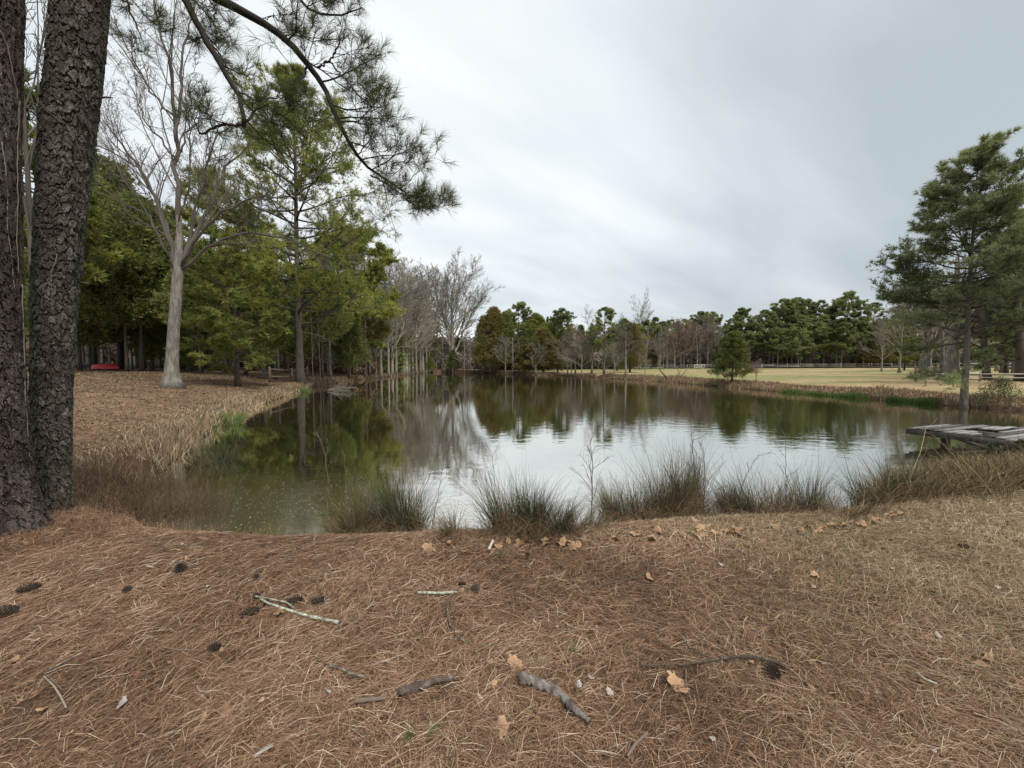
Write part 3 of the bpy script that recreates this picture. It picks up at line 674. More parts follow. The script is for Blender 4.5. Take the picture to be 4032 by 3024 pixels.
w2, n2_ = bough([
  ([(330, -620), (520, -300), (700, -60), (760, 60), (830, 190), (905, 310), (950, 400), (968, 470), (960, 500)],
   [DB, 4.5, 4.6, 4.65, 4.7, 4.75, 4.8, 4.8, 4.8], .062, .022, dict(L=.6, k=(6, 4, 3), t0=.40, bias=[.7, .3, -.1], up=.0)),
  ([(960, 498), (900, 488), (850, 500), (790, 530), (760, 465)], [4.8, 4.8, 4.8, 4.8, 4.8], .020, .006, dict(L=.5, k=(6, 4, 3), t0=.1, bias=[-.2, 0, .1])),
  ([(965, 480), (1010, 430), (1050, 412), (1130, 470), (1200, 540)], [4.8, 4.85, 4.9, 4.9, 5], .016, .006, dict(L=.55, k=(6, 4, 3), t0=.1, bias=[.2, 0, -.3], up=-.02)),
  ([(940, 360), (1010, 400), (1100, 380), (1160, 400)], [4.75, 4.8, 4.8, 4.9], .012, .005, dict(L=.45, k=(5, 4, 3), t0=.1, bias=[.2, 0, .2])),
], 9, None)
b2 = child(w2, 'bough', M['twig_dark'], tb_); childpart(n2_, 'needles', M['needle_near'], b2, tb_.location)
w3, n3_ = bough([
  ([(330, -900), (700, -420), (1000, -150), (1140, -50), (1210, 40), (1290, 80), (1370, 40), (1430, 30)], [DB, 4.5, 4.7, 4.8, 4.9, 4.9, 4.9, 4.9], .05, .006, dict(L=.35, k=(7, 4, 3), t0=.6, bias=[.5, 0, .3])),
  ([(330, -500), (430, -200), (480, -60), (520, 60), (560, 160)], [DB, 4.5, 4.5, 4.5, 4.5], .03, .005, dict(L=.4, k=(5, 4, 3), t0=.5, bias=[.2, 0, -.3])),
  ([(700, -140), (790, -60), (850, 40), (830, 110)], [4.7, 4.8, 4.8, 4.8], .014, .005, dict(L=.5, k=(6, 4, 3), t0=.3, bias=[.3, 0, -.1])),
], 15, None)
b3 = child(w3, 'bough', M['twig_dark'], tb_); childpart(n3_, 'needles', M['needle_near'], b3, tb_.location)

# ------------------------------------------------------------------ grey bare tree on the left bank
rng = np.random.default_rng(21)
DG = 19.0; gb = ground_px(678, DG)
G = root('bare_tree', gb, 'large bare grey hardwood with flared trunk and many rising limbs on the left bank', 'tree')
gw = MB(); gt = MB(); lims = []
def gl(pix, r0, r1, dy=0.0, n=16, k=0):
    P = plane_path(pix, np.linspace(DG, DG+dy, len(pix))); P = soften(resample(P, n), 1); P[1:] += rng.normal(0, .05, (n-1, 3)); return P, np.linspace(r0, r1, n)
tp = plane_path([(678, 1525), (676, 1450), (684, 1300), (693, 1180), (700, 1080), (706, 960), (706, 850)], [DG]*7); tp[0, 2] = gb[2]-.1
tp = resample(tp, 20); hh = tp[:, 2]-gb[2]; gr = np.interp(hh, [0, 3, 5.3, 6.5, 8.5], [.27, .235, .225, .17, .10])+.30*np.exp(-np.maximum(hh, 0)/.40)
gt.tubes(tp, gr, 18, .48)
LM = [gl([(705, 1060), (670, 930), (610, 780), (540, 650), (470, 560), (405, 470)], 0.112, 0.029, 1.5),
      gl([(700, 1075), (650, 900), (600, 740), (560, 670), (440, 600), (372, 570)], 0.095, 0.024, -1.5),
      gl([(706, 1040), (706, 850), (694, 560), (684, 330), (652, 190), (610, 0), (580, -160)], 0.123, 0.024, .5, 20),
      gl([(694, 560), (712, 330), (722, 170), (760, 80), (770, -60)], 0.073, 0.019, 1.0),
      gl([(715, 600), (740, 500), (760, 430), (745, 300)], 0.039, 0.014, -.5),
      gl([(712, 1050), (770, 930), (840, 790), (870, 680), (930, 610), (1000, 560)], 0.112, 0.024, 2.0),
      gl([(708, 900), (740, 740), (752, 500)], 0.045, 0.019, -1),
      gl([(715, 1040), (800, 900), (880, 830), (990, 780), (1130, 770), (1250, 820)], 0.073, 0.019, -2.5),
      gl([(720, 1060), (810, 975), (900, 930), (1000, 915), (1130, 935), (1290, 1020)], 0.078, 0.019, -1.5),
      gl([(715, 1030), (760, 880), (800, 720), (830, 560), (900, 500), (970, 480)], 0.073, 0.024, 3),
      gl([(690, 460), (620, 400), (560, 300), (500, 190), (440, 60)], 0.050, 0.014, -1.5),
      gl([(690, 620), (640, 560), (560, 470), (540, 380), (500, 320)], 0.050, 0.014, 2),
      gl([(700, 1080), (640, 960), (560, 800), (480, 700), (380, 640)], 0.067, 0.019, 3)]
for P, R in LM:
    gw.tubes(P, R, 8, .45)
    Ls = np.array([np.linalg.norm(P[-1]-P[0])])
    a = (P[None], R[None], Ls*.42)
    for lv, (kd, an, ra, nn, gn_, up) in enumerate([(11, .5, 1.0, 8, .12, .09), (6, .6, .5, 6, .15, .07), (5, .65, .5, 4, .17, .05), (3, .6, .6, 3, .15, .02)]):
        s = sprout(rng, a[0], a[1], a[2], kd, an, ra, .5, tmin=.22 if lv == 0 else .15)
        ln = walk(rng, s[0], s[1], s[2], nn, gn_, up); r = np.maximum(taper(len(ln), nn, np.minimum(s[3], .035), .35), (.009, .0065, .005, .004)[lv])
        gw.tubes(ln, r, (5, 4, 3, 3)[lv], np.clip(.5+rng.normal(0, .12, len(ln)), 0, 1), cap=False); a = (ln, r, s[2])
child(gt, 'trunk', M['bark_oak'], G, True); child(gw, 'branches', M['twig_grey'], G)

# ------------------------------------------------------------------ tall pine standing at the left shore
rng = np.random.default_rng(31)
loc = dry_px(1182, 28.5, .3); H = height_to(loc, 320)
def profm(t): return np.interp(t, [.15, .27, .36, .45, .6, .75, .88, 1], [2.5, 5.0, 7.0, 6.4, 5.6, 4.9, 3.9, 1.4])
tm, cb, fm = pine(rng, H, .33, profm, 74, lambda t: np.interp(t, [.2, .45, .8, 1], [-.05, .22, .5, 1.1]), 24000, .34, .034, 11, .24, 12, .018, .35, (14, 9), tt=(.25, .95), bare=.28, extra=[(.19, .1, 6.4, .10), (.215, 3.3, 6.0, .18), (.24, -.7, 6.8, .15), (.25, 2.5, 6.2, .2), (.27, .35, 7.2, .16), (.285, 3.7, 6.6, .22), (.30, -1.4, 6.0, .1), (.31, -.2, 7.4, .2), (.325, 3.0, 7.0, .25), (.345, .8, 6.0, .2), (.35, -2.2, 6.2, .2)])
R_ = root('pine_tree', loc, 'tallest pine on the left shore, with straight rough trunk and open spreading crown', 'pine tree')
for mb, nm, mt in ((tm, 'trunk', 'bark_pine'), (cb, 'branches', 'bark_dark'), (fm, 'crown', 'needle_mid')):
    o = mb.build(nm, M[mt], R_, smooth=(nm == 'trunk'))
# pale dead limbs on its lower trunk
dl = MB()
for z, dx, dz, L in ((3.6, -1, .25, 2.2), (2.7, -1, .35, 1.9), (4.6, 1, .1, 2.6), (5.6, -1, .45, 2.4), (1.8, -1, .3, 1.2), (3.9, 1, -.05, 3.2)):
    P = walk(rng, np.array([[0, 0, z+.6]]), nrm(np.array([[dx, rng.normal(0, .4), dz]])), np.array([L]), 8, .12, -.03); dl.tubes(P, taper(1, 8, np.array([.04]), .25), 5, .7)
    s = sprout(rng, P, taper(1, 8, np.array([.03]), .3), np.array([L]), 6, .7, .35, .5); dl.tubes(walk(rng, s[0], s[1], s[2], 4, .15, 0), np.full((6, 4), .010), 4, .7)
dl.build('dead_branch', M['twig_grey'], R_)
# ------------------------------------------------------------------ right pine
rng = np.random.default_rng(41)
def profr(t): return np.interp(t, [.12, .2, .30, .42, .55, .7, .85, .95, 1], [3.3, 2.6, 3.9, 3.8, 3.7, 3.1, 2.4, 1.8, .9])
loc = ground_px(3800, 17.6); H = height_to(loc, 655)
tm, cb, fm = pine(rng, H, .15, lambda t: profr(t)*.75, 86, lambda t: np.interp(t, [.1, .35, .6, .85, 1], [-.28, -.02, .18, .6, 1.1]), 13000, .21, .022, 11, .38, 12, .011, .22, (15, 10), droop=-.02, tt=(.15, .8), bare=.28, spread=.7, lean=(.12, 0), extra=[(.345, 3.25, 3.2, -.05), (.18, 3.35, 2.9, -.16), (.33, .2, 2.6, 0), (.30, 2.2, 2.0, -.1), (.26, .6, 2.0, -.2), (.35, -1.2, 2.2, 0)])
R_ = root('pine_tree', loc, 'tall pine on the right shore with layered blue-green boughs down to the grass', 'pine tree')
for mb, nm, mt in ((tm, 'trunk', 'bark_pine'), (cb, 'branches', 'bark_dark'), (fm, 'crown', 'needle_right')): mb.build(nm, M[mt], R_, smooth=(nm == 'trunk'))

# ------------------------------------------------------------------ prototypes of the other trees (10 m tall)
rng = np.random.default_rng(51)
PF = []
for i in range(4):
    cut = (.45, .52, .40, .30)[i]
    pr = lambda t, cut=cut, i=i: np.interp(t, [cut, cut+.12, .75, .9, 1], [1.2, 2.1, 2.0, 1.5, .6])*(1+.15*math.sin(i*2+t*9))
    tm, cb, fm = pine(rng, 10, .15, pr, 40, lambda t: np.interp(t, [.3, .6, .9, 1], [.0, .2, .7, 1.2]), 2400, .32, .080, 9, cut, 7, .022, .5, (6, 4), tt=(.1, .9), bare=.35, spread=.9)
    PF.append(mk('pine_tree', 'pine tree', 10, ('trunk', tm, 'bark_pine'), ('branches', cb, 'bark_dark'), ('crown', fm, 'needle_far')))
PL = []     # low-branched pine
for i in range(2):
    pr = lambda t: np.interp(t, [.1, .25, .6, .9, 1], [2.0, 2.8, 2.4, 1.3, .3])
    tm, cb, fm = pine(rng, 10, .15, pr, 50, lambda t: np.interp(t, [.1, .6, 1], [-.1, .15, .9]), 4200, .30, .065, 9, .10, 7, .02, .35, (9, 6), tt=(.1, .9), bare=.3, spread=.85)
    PL.append(mk('pine_tree', 'pine tree', 10, ('trunk', tm, 'bark_pine'), ('branches', cb, 'bark_dark'), ('crown', fm, 'needle_mid')))
PM = []
for i in range(3):
    z0_ = (.30, .38, .26)[i]; pr = lambda t, z0_=z0_: np.interp(t, [z0_, z0_+.15, .7, .9, 1], [1.6, 2.6, 2.2, 1.3, .4])
    tm, cb, fm = pine(rng, 10, .13, pr, 46, lambda t: np.interp(t, [.3, .6, 1], [-.1, .15, .9]), 3600, .32, .075, 9, z0_, 7, .02, .4, (9, 6), tt=(.1, .95), bare=.25, spread=.85)
    PM.append(mk('pine_tree', 'pine tree', 10, ('trunk', tm, 'bark_oak'), ('branches', cb, 'bark_dark'), ('crown', fm, 'needle_far')))
CE = []
for i in range(4):
    tm, bb, fm = cedar(rng, 10, .17, (2.3, 2.6, 2.0, 3.0)[i], (420, 480, 380, 460)[i], 25, .12, (.14, .10, .2, .12)[i], (.75, .6, .9, .55)[i], .20, plume=.5)
    CE.append(mk('cedar_tree', 'cedar', 10, ('trunk', tm, 'bark_dark'), ('branches', bb, 'bark_dark'), ('crown', fm, 'cedar')))
CH = []
for i in range(3):
    tm, bb, fm = cedar(rng, 10, .09, (2.4, 2.2, 2.8)[i], 460, 27, .115, (.34, .18, .40)[i], (.85, .95, .7)[i], .20, plume=.5)
    CH.append(mk('cedar_tree', 'cedar', 10, ('trunk', tm, 'bark_dark'), ('branches', bb, 'bark_dark'), ('crown', fm, 'cedar')))
BT = []
for i in range(4):
    tm, cb = bare(rng, 10, .16, kids=((18, 8, 6, 4), (20, 7, 6, 4), (16, 8, 6, 4), (18, 7, 6, 4))[i], z0=(.22, .28, .15, .3)[i], ratio=(.62, .5, .5, .5), ang=(.60, .6, .6, .6), tw=.011, up=(.07, .06, .05, .03))
    BT.append(mk('bare_tree', 'tree', 10, ('trunk', tm, 'bark_oak'), ('branches', cb, 'twig_far')))
rb_ = bare(rng, 10, .32, kids=(26, 10, 8, 4), z0=.12, ratio=(.85, .55, .5, .5), ang=(.62, .5, .5, .5), tw=.012, up=(.09, .07, .05, .03), endr=.1)
BR = mk('bare_tree', 'tree', 10, ('trunk', rb_[0], 'bark_oak'), ('branches', rb_[1], 'twig_far'))
PO = []
for i in range(3):
    tm, cb = bare(rng, 10, .10, kids=(16, 4, 2), z0=(.25, .4, .15)[i], ratio=(.22, .5, .5), ang=(.9, .6, .6), tw=.008, up=(.03, .03, .02), lean=((.3, 0), (-.4, .2), (0, 0))[i], endr=.25)
    PO.append(mk('slender_tree', 'tree', 10, ('trunk', tm, 'bark_pale'), ('branches', cb, 'twig_far')))
DK = []     # dark crooked understory trunk
for i in range(3):
    tm, cb = bare(rng, 10, .13, kids=(14, 4, 3), z0=.18, ratio=(.30, .5, .5), ang=(.8, .6, .6), tw=.010, up=(.0, .02, .02), lean=((.9, 0), (-1.0, .3), (.2, 0))[i], endr=.3, gn=.2)
    DK.append(mk('understory_tree', 'tree', 10, ('trunk', tm, 'bark_dark'), ('branches', cb, 'twig_dark')))
prng = random.Random(5)
def put(pr, px, D, top, label, wide=1.0, group=None, mats=None, H=None):
    loc = dry_px(px, D); h = H or height_to(loc, top)*(.93 if pr in PF+PL+PM else 1)
    return pr.place(loc, h, label, wide, prng.uniform(0, 6.28), group, mats)
rust = {'crown': 'cedar_rust'}; bright = {'crown': 'cedar_bright'}; redt = {'branches': 'twig_red'}
# left woods: cedars over dark understory
put(CH[0], 375, 36, 700, 'dark cedar with pointed top rising right beside the leaning big trunk', 1.15)
put(CH[1], 478, 40, 668, 'tallest pointed dark cedar of the left woods, above the red canoe', 1.35)
put(CH[2], 560, 35, 790, 'broad dark green cedar between the red canoe and the grey bare tree', 1.35)
put(CH[0], 655, 40, 870, 'dark cedar directly behind the grey bare tree trunk', 1.2)
put(CH[1], 318, 33, 860, 'dark cedar half hidden by the leaning big pine trunk', 1.2)
put(CH[2], 500, 33, 1000, 'low cedar bough mass hanging over the red canoe', 1.3)
put(PL[0], 935, 23.5, 905, 'soft bright green evergreen with a thin dark stem right of the grey bare tree', 1.28, mats={'crown': 'cedar_bright', 'trunk': 'bark_dark'})
put(CH[2], 790, 33, 1000, 'green cedar in shade left of the soft bright evergreen', 1.1)
put(PM[0], 1040, 34, 960, 'mid green pine in the shade left of the tall shore pine', 1.1, mats={'crown': 'needle_mid'})
put(CE[2], 600, 37, 1200, 'low dark cedar between the red canoe and the grey bare tree', 1.3)
put(CE[0], 745, 38, 1210, 'low cedar just right of the grey bare trunk, before the gate', 1.1)
put(CH[0], 1085, 33, 1100, 'dark cedar close behind the tall shore pine, left of its trunk', 1.2)
put(PL[0], 850, 44, 640, 'yellowish green pine showing between limbs of the grey bare tree', .95)
put(PF[3], 215, 27, 330, 'pine seen through the gap between the two big trunks', 1.0, mats={'crown': 'needle_mid'})
put(BT[3], 150, 22, -200, 'bare tree with twiggy crown seen in the gap between the big trunks', .5, mats={'trunk': 'bark_dark', 'branches': 'twig_grey'})
put(PL[1], 1000, 48, 830, 'pine beyond the shade, between the grey bare tree and the tall shore pine', .9)
put(PM[2], 1440, 38, 890, 'pine with drooping outer boughs over the water right of the tall shore pine', 1.0, mats={'crown': 'needle_mid', 'trunk': 'bark_dark'})
put(CH[1], 1378, 36, 1170, 'dark leaning evergreen at the water edge with rusty foliage hanging low', 1.15)
put(CH[0], 1455, 42, 1100, 'rust tinged cedar behind the hanging pine boughs on the left shore', .9, mats=rust)
put(CH[0], 1270, 43, 1000, 'dark cedar behind the pale shore saplings', 1.1)
put(CH[1], 1180, 46, 1060, 'shaded cedar straight behind the tall shore pine trunk', 1.3)
put(PM[1], 1300, 46, 900, 'pine with airy boughs behind the right side of the tall shore pine', .95, mats={'crown': 'needle_mid'})
# bare saplings leaning over the water below the tall pine
put(PO[0], 1232, 26.5, 1165, 'pale bare sapling growing at the waterline just right of the tall shore pine', .6, mats={'trunk': 'twig_grey', 'branches': 'twig_grey'})
put(PO[1], 1262, 27, 1200, 'second pale bare sapling at the waterline, leaning away from the tall shore pine', .6, mats={'trunk': 'twig_grey', 'branches': 'twig_grey'})
put(BT[3], 1290, 29, 1400, 'low grey bare bush spreading over the water by the fallen branch', 1.2)
# far left shore, grey hardwoods
for k_, (px, D, top, w_) in enumerate(sorted([(1500, 60, 1120, 1), (1545, 72, 1110, .9), (1590, 66, 1130, .95), (1625, 88, 1120, .8), (1655, 80, 1170, .9), (1560, 52, 1190, 1.1), (1680, 104, 1150, .7), (1475, 74, 1050, .9), (1520, 90, 1070, .8),
   (1610, 58, 1180, 1.1), (1640, 70, 1200, 1.0), (1480, 50, 1200, 1.0), (1580, 92, 1090, .9), (1690, 92, 1230, .8), (1460, 64, 1130, 1.1), (1530, 55, 1250, 1.3), (1600, 78, 1100, 1.2), (1665, 96, 1130, 1.1)])):
    put(BT[k_ % 4], px, D, top, 'grey bare hardwood of the far left shore thicket, '+'first second third fourth fifth sixth seventh eighth ninth tenth eleventh twelfth thirteenth fourteenth fifteenth sixteenth seventeenth eighteenth nineteenth'.split()[k_]+' from the left', w_*1.15, 'grey bare trees along the far left shore', {'trunk': 'twig_far'})
put(BR, 1782, 112, 1152, 'large round-headed bare tree with fanning limbs at the far left end of the pond', 1.25)
put(PF[3], 1706, 96, 1268, 'small narrow yellow-green evergreen in front of the grey hardwoods at the far left', .8, mats={'crown': 'cedar_bright'})
put(CE[3], 1690, 78, 1405, 'low bright yellow-green bush on the far left waterline', 1.5, mats={'crown': 'lime'})
for px, D, top, lb in [(1742, 101, 1300, 'leftmost pale slender trunk below the round bare tree'), (1783, 99, 1360, 'short pale slender trunk under the round bare tree'),
    (1829, 97, 1300, 'pale slender trunk, first of the close pair right of the round bare tree'), (1840, 97, 1290, 'pale slender trunk, second of the close pair right of the round bare tree'),
    (1868, 96, 1325, 'pale slender trunk right of the close pair'), (1884, 92, 1330, 'brightest pale slender trunk, standing at the waterline'), (1909, 95, 1360, 'thin bare tree with level twigs, last of the pale row before the cedars')]:
    put(PO[prng.randrange(3)], px, D, top, lb, 1.7)
put(CE[0], 1785, 106, 1380, 'dark low cedar behind the pale slender trunks', 1.6)
put(CE[1], 1800, 118, 1330, 'cedar in the gap between round bare tree and dark cedar group', 1.5)
put(CE[1], 1945, 92, 1218, 'dark cedar standing left in the far evergreen group', 1.25, mats=rust)
put(CE[0], 1990, 96, 1235, 'green cedar second in the far evergreen group', 1.3)
put(PF[0], 2042, 100, 1190, 'round-topped pine rising highest from the far evergreen group', 1.15)
put(PL[0], 2085, 92, 1240, 'light green bushy pine in the middle of the far evergreen group', 1.1)
put(CE[3], 2140, 84, 1300, 'big rusty cedar touching the water in the far evergreen group', 1.65, mats=rust)
put(CE[1], 2065, 86, 1360, 'rusty low cedar left of the big rusty cedar', 1.7, mats=rust)
put(CE[3], 2195, 82, 1345, 'rusty green cedar on the right flank of the far evergreen group', 1.4, mats=rust)
put(PF[1], 2212, 94, 1210, 'airy round-topped pine right of the light green bushy pine', 1.25)
put(PL[1], 2160, 96, 1240, 'green pine between the light bushy pine and the airy pine', 1.0)
put(PO[1], 2048, 84, 1320, 'pale bare tree leaning at the waterline before the cedars', 1.6)
put(PO[2], 2020, 86, 1330, 'straight pale bare tree before the cedars', 2.2)
put(DK[0], 1938, 88, 1398, 'brown vine-covered snag at the far waterline', 2.2, mats={'branches': 'twig_red', 'trunk': 'bark_oak'})
put(BT[2], 2330, 72, 1275, 'reddish bare tree with several stems leaning left over the far water', 1.5, mats=redt)
put(BT[0], 2265, 74, 1310, 'reddish bare tree left of the leaning multi-stem tree', 1.4, mats=redt)
put(BT[1], 2250, 70, 1390, 'low grey brush tree hanging over the water beside the rusty cedar', 1.8)
put(PF[2], 2378, 68, 1208, 'round-crowned pine on its own straight trunk at the far shore', 1.35)
put(BT[2], 2464, 58, 1290, 'grey bare tree with wide low limbs right of the round-crowned pine', 1.5, mats={'branches': 'twig_grey'})
put(CE[3], 2480, 72, 1275, 'rust-brown cedar behind the grey wide-limbed bare tree', 1.2, mats=rust)
put(PL[1], 2430, 84, 1290, 'dark green pine behind the round-crowned pine', 1.3)
put(CE[3], 2883, 35.5, 1310, 'lone round cedar on a short trunk at the shore before the open field', 1.38, mats={'crown': 'cedar'})
put(BT[3], 2978, 33, 1432, 'small reddish bare shrub right of the lone round cedar', 1.3, mats=redt)
# forked snag
loc = ground_px(2645, 46.5); R_ = root('bare_snag', loc, 'dark forked bare snag with two rising arms at the shore left of the lone cedar', 'snag'); mb = MB(); mb2 = MB()
for pix, a, b in ([[(2645, 1516), (2640, 1500), (2615, 1478), (2592, 1450)], .14, .03], [[(2642, 1505), (2662, 1490), (2678, 1470), (2664, 1445)], .09, .03], [[(2650, 1502), (2685, 1480), (2695, 1462), (2710, 1450)], .08, .03]):
    P = soften(resample(plane_path(pix, [46.5]*len(pix)), 10), 1)-loc; (mb if a > .1 else mb2).tubes(P, np.linspace(a, b, 10), 6, .3)
    s = sprout(rng, P[None], np.linspace(a, b, 10)[None], np.array([1.0]), 8, .7, .8, .5); mb2.tubes(walk(rng, s[0], s[1], s[2], 4, .2, .02), np.full((8, 4), .02), 3, .4)
mb.build('trunk', M['bark_dark'], R_); mb2.build('branches', M['twig_far'], R_)
# wood line across the field: each tree its own
row = [(2520, 120, 1222, 'b'), (2545, 118, 1262, 'p'), (2580, 124, 1245, 'l'), (2610, 116, 1262, 'l'), (2640, 126, 1255, 'p'), (2668, 122, 1262, 'p'), (2700, 130, 1256, 'p'), (2590, 108, 1330, 'b'), (2560, 112, 1310, 'c'),
       (2625, 108, 1320, 'r'), (2655, 107, 1300, 'r'), (2690, 107, 1290, 'r'), (2720, 108, 1292, 'r'), (2755, 109, 1300, 'b'), (2785, 110, 1275, 'r'), (2815, 110, 1300, 'b'), (2752, 120, 1222, 'p'), (2803, 121, 1224, 'p'), (2725, 128, 1262, 'l'),
       (2855, 112, 1270, 'l'), (2840, 108, 1340, 'c'), (2915, 112, 1207, 'l'), (2950, 110, 1250, 'l'), (2900, 106, 1300, 'l'), (2975, 112, 1240, 'p'), (3005, 112, 1218, 'p'), (3040, 110, 1235, 'l'), (3075, 112, 1172, 'p'), (3060, 105, 1290, 'l'), (3100, 116, 1190, 'p'), (3130, 110, 1170, 'p'),
       (3115, 104, 1270, 'l'), (3165, 112, 1174, 'p'), (3190, 106, 1250, 'l'), (3220, 112, 1178, 'p'), (3150, 108, 1235, 'l'), (3240, 107, 1240, 'l'), (3265, 112, 1215, 'p'), (3290, 104, 1255, 'l'), (3330, 108, 1143, 'p'), (3310, 103, 1250, 'l'), (3365, 107, 1225, 'l'), (3398, 105, 1255, 'l'), (3432, 110, 1190, 'p'),
       (3450, 104, 1270, 'c'), (3475, 108, 1250, 'l'), (3500, 112, 1300, 'l'), (3530, 106, 1200, 'p'), (3560, 104, 1280, 'c'), (3600, 108, 1180, 'l'), (3650, 104, 1150, 'p'), (3700, 106, 1120, 'l'), (3760, 104, 1150, 'p'), (3830, 106, 1130, 'l'), (3900, 104, 1140, 'p'), (3960, 106, 1100, 'l'), (4020, 104, 1120, 'p'), (4090, 104, 1100, 'l')]
names = {'p': ('round-topped pine in the wood line behind the pasture fence', 'pines of the wood line'), 'l': ('full green pine low-branched in the wood line behind the pasture fence', 'full pines of the wood line'),
         'b': ('grey bare tree in the wood line behind the pasture fence', 'grey bare trees of the wood line'), 'r': ('reddish brown bare tree in the wood line left of the lone cedar', 'reddish bare trees of the wood line'), 'c': ('dark cedar in the wood line behind the pasture fence', 'cedars of the wood line')}
ORD = 'first second third fourth fifth sixth seventh eighth ninth tenth eleventh twelfth thirteenth fourteenth fifteenth sixteenth seventeenth eighteenth nineteenth twentieth'.split()
ORD += ['twenty-'+w for w in ORD[:9]]+['thirtieth']
cnt = {}
for px, D, top, kd in sorted(row):
    lb, gr_ = names[kd]; cnt[kd] = cnt.get(kd, 0)+1
    lb = {'p': 'round-topped pine', 'l': 'full low-branched pine', 'b': 'grey bare tree', 'r': 'reddish bare tree', 'c': 'dark cedar'}[kd]+' of the wood line behind the pasture, '+ORD[cnt[kd]-1]+' from the left'
    if px == 3330: lb, gr_ = 'tallest round-topped pine of the wood line, left of the right shore pine', None
    if px == 2520: lb, gr_ = 'bare tree whose twigs poke above the wood line left of the field', None
    pr = {'p': PF, 'l': PM, 'b': BT, 'r': BT, 'c': CE}[kd]
    put(pr[prng.randrange(3 if kd == 'p' else len(pr))], px, D, top, lb, {'p': 1.15, 'l': 1.1, 'b': 1.1, 'r': 1.3, 'c': 1.2}[kd], gr_, {'r': redt, 'c': rust, 'l': {'crown': 'needle_far'}, 'p': None, 'b': None}[kd])
for i, (px, D, top) in enumerate([(1905, 116, 1250), (1965, 112, 1240), (2015, 108, 1245), (2110, 108, 1240), (2180, 104, 1245), (2240, 108, 1270), (2285, 104, 1285), (2335, 106, 1272), (2420, 100, 1270), (2455, 104, 1262), (2500, 104, 1268)]):
    put(PM[i % 3] if i % 3 else CE[i % 4], px, D, top, 'green evergreen filling the row behind the far shore trees, '+ORD[i]+' from the left', 1.25, 'evergreens behind the far shore trees')
for i, (px, D, top) in enumerate([(1930, 84, 1330), (1990, 80, 1350), (2110, 76, 1370), (2235, 66, 1340), (2290, 64, 1350), (2420, 60, 1370), (2540, 60, 1400), (2600, 90, 1360), (2520, 92, 1330)]):
    put(BT[i % 4], px, D, top, 'low grey bare tree along the far waterline, '+ORD[i]+' from the left', 1.5, 'low bare trees along the far waterline', {'trunk': 'twig_far'})
# trees right behind the right pine
BO = bare(rng, 10, .38, kids=(12, 7, 6, 4), z0=.22, ratio=(.75, .55, .5, .5), ang=(.95, .6, .6, .6), tw=.012, up=(.02, .02, .02, .02), gn=.2)
BO = mk('bare_tree', 'tree', 10, ('trunk', BO[0], 'bark_oak'), ('branches', BO[1], 'twig_grey'))
put(BO, 3745, 33, 1010, 'thick pale bare oak behind the left side of the right shore pine', 1.1)
put(DK[0], 3712, 36, 1150, 'dark trunk leaning against the thick pale oak', 2.2)
put(BO, 3640, 44, 1150, 'wide bare oak with pale twisting limbs left of the right shore pine', 1.3)
put(DK[1], 3885, 31, 1080, 'dark leaning trunk standing inside the split rail enclosure', 2.4, mats={'trunk': 'bark_pine'})
put(BO, 4010, 38, 980, 'pale bare oak near the right edge behind the enclosure', .9)
put(DK[2], 4020, 29, 1050, 'dark thick trunk at the right edge behind the rails', 2.6)
put(PO[0], 3945, 46, 1150, 'pair of pale slender stems behind the enclosure', 2.2)
put(PL[0], 4060, 30, 860, 'dark green pine at the right edge behind the right shore pine', 1.0, mats={'crown': 'needle_right'})
put(PL[1], 3960, 40, 1020, 'green pine low boughs behind the right shore pine trunk', 1.2, mats={'crown': 'needle_right'})
put(PF[0], 4150, 24, 700, 'pine just beyond the right edge of the view', 1.2, mats={'crown': 'needle_right'})
put(BT[1], 3540, 50, 1190, 'grey bare tree with fine twigs left of the pale twisting oaks', 1.1)
put(BT[0], 3470, 58, 1300, 'low grey bare tree before the wood line, left of the bare oaks', 1.2)
put(BT[2], 3660, 56, 1160, 'grey bare tree behind the wide pale-limbed oak', 1.0)
put(PL[0], 3560, 66, 1250, 'green pine behind the low bare trees left of the right shore pine', 1.0)
tm, bb, fm = cedar(rng, 10, .08, 7.5, 150, 7, .30, .02, .45, 1.1, plume=.9)
SB = mk('shrub', 'shrub', 10, ('stems', join(tm, bb), 'bark_dark'), ('leaves', fm, 'shrub'))
put(SB, 3935, 16.4, 0, 'scraggly green shrub on the bank right of the right shore pine', 1.0, H=1.15)
# fallen pale brush at the waterline below the tall shore pine
loc = ground_px(1285, 29.5); loc[2] = .05; R_ = root('fallen_brush', loc, 'pale fallen brush lying over the water below the tall shore pine', 'fallen branch'); mb = MB()
s0 = walk(rng, np.zeros((7, 3)), nrm(np.array([[1, rng.normal(0, .5), abs(rng.normal(0, .25))] for _ in range(7)])), rng.uniform(1.2, 2.4, 7), 8, .12, 0); mb.tubes(s0, taper(7, 8, np.full(7, .028), .3), 5, .8)
s1 = sprout(rng, s0, taper(7, 8, np.full(7, .02), .3), np.full(7, 1.5), 8, .6, .5, .6); l_ = walk(rng, s1[0], s1[1], s1[2], 5, .15, .02); l_[..., 2] = np.maximum(l_[..., 2], -.02); mb.tubes(l_, taper(len(l_), 5, np.full(len(l_), .010), .5), 4, .7)
mb.build('branches', M['twig_grey'], R_)

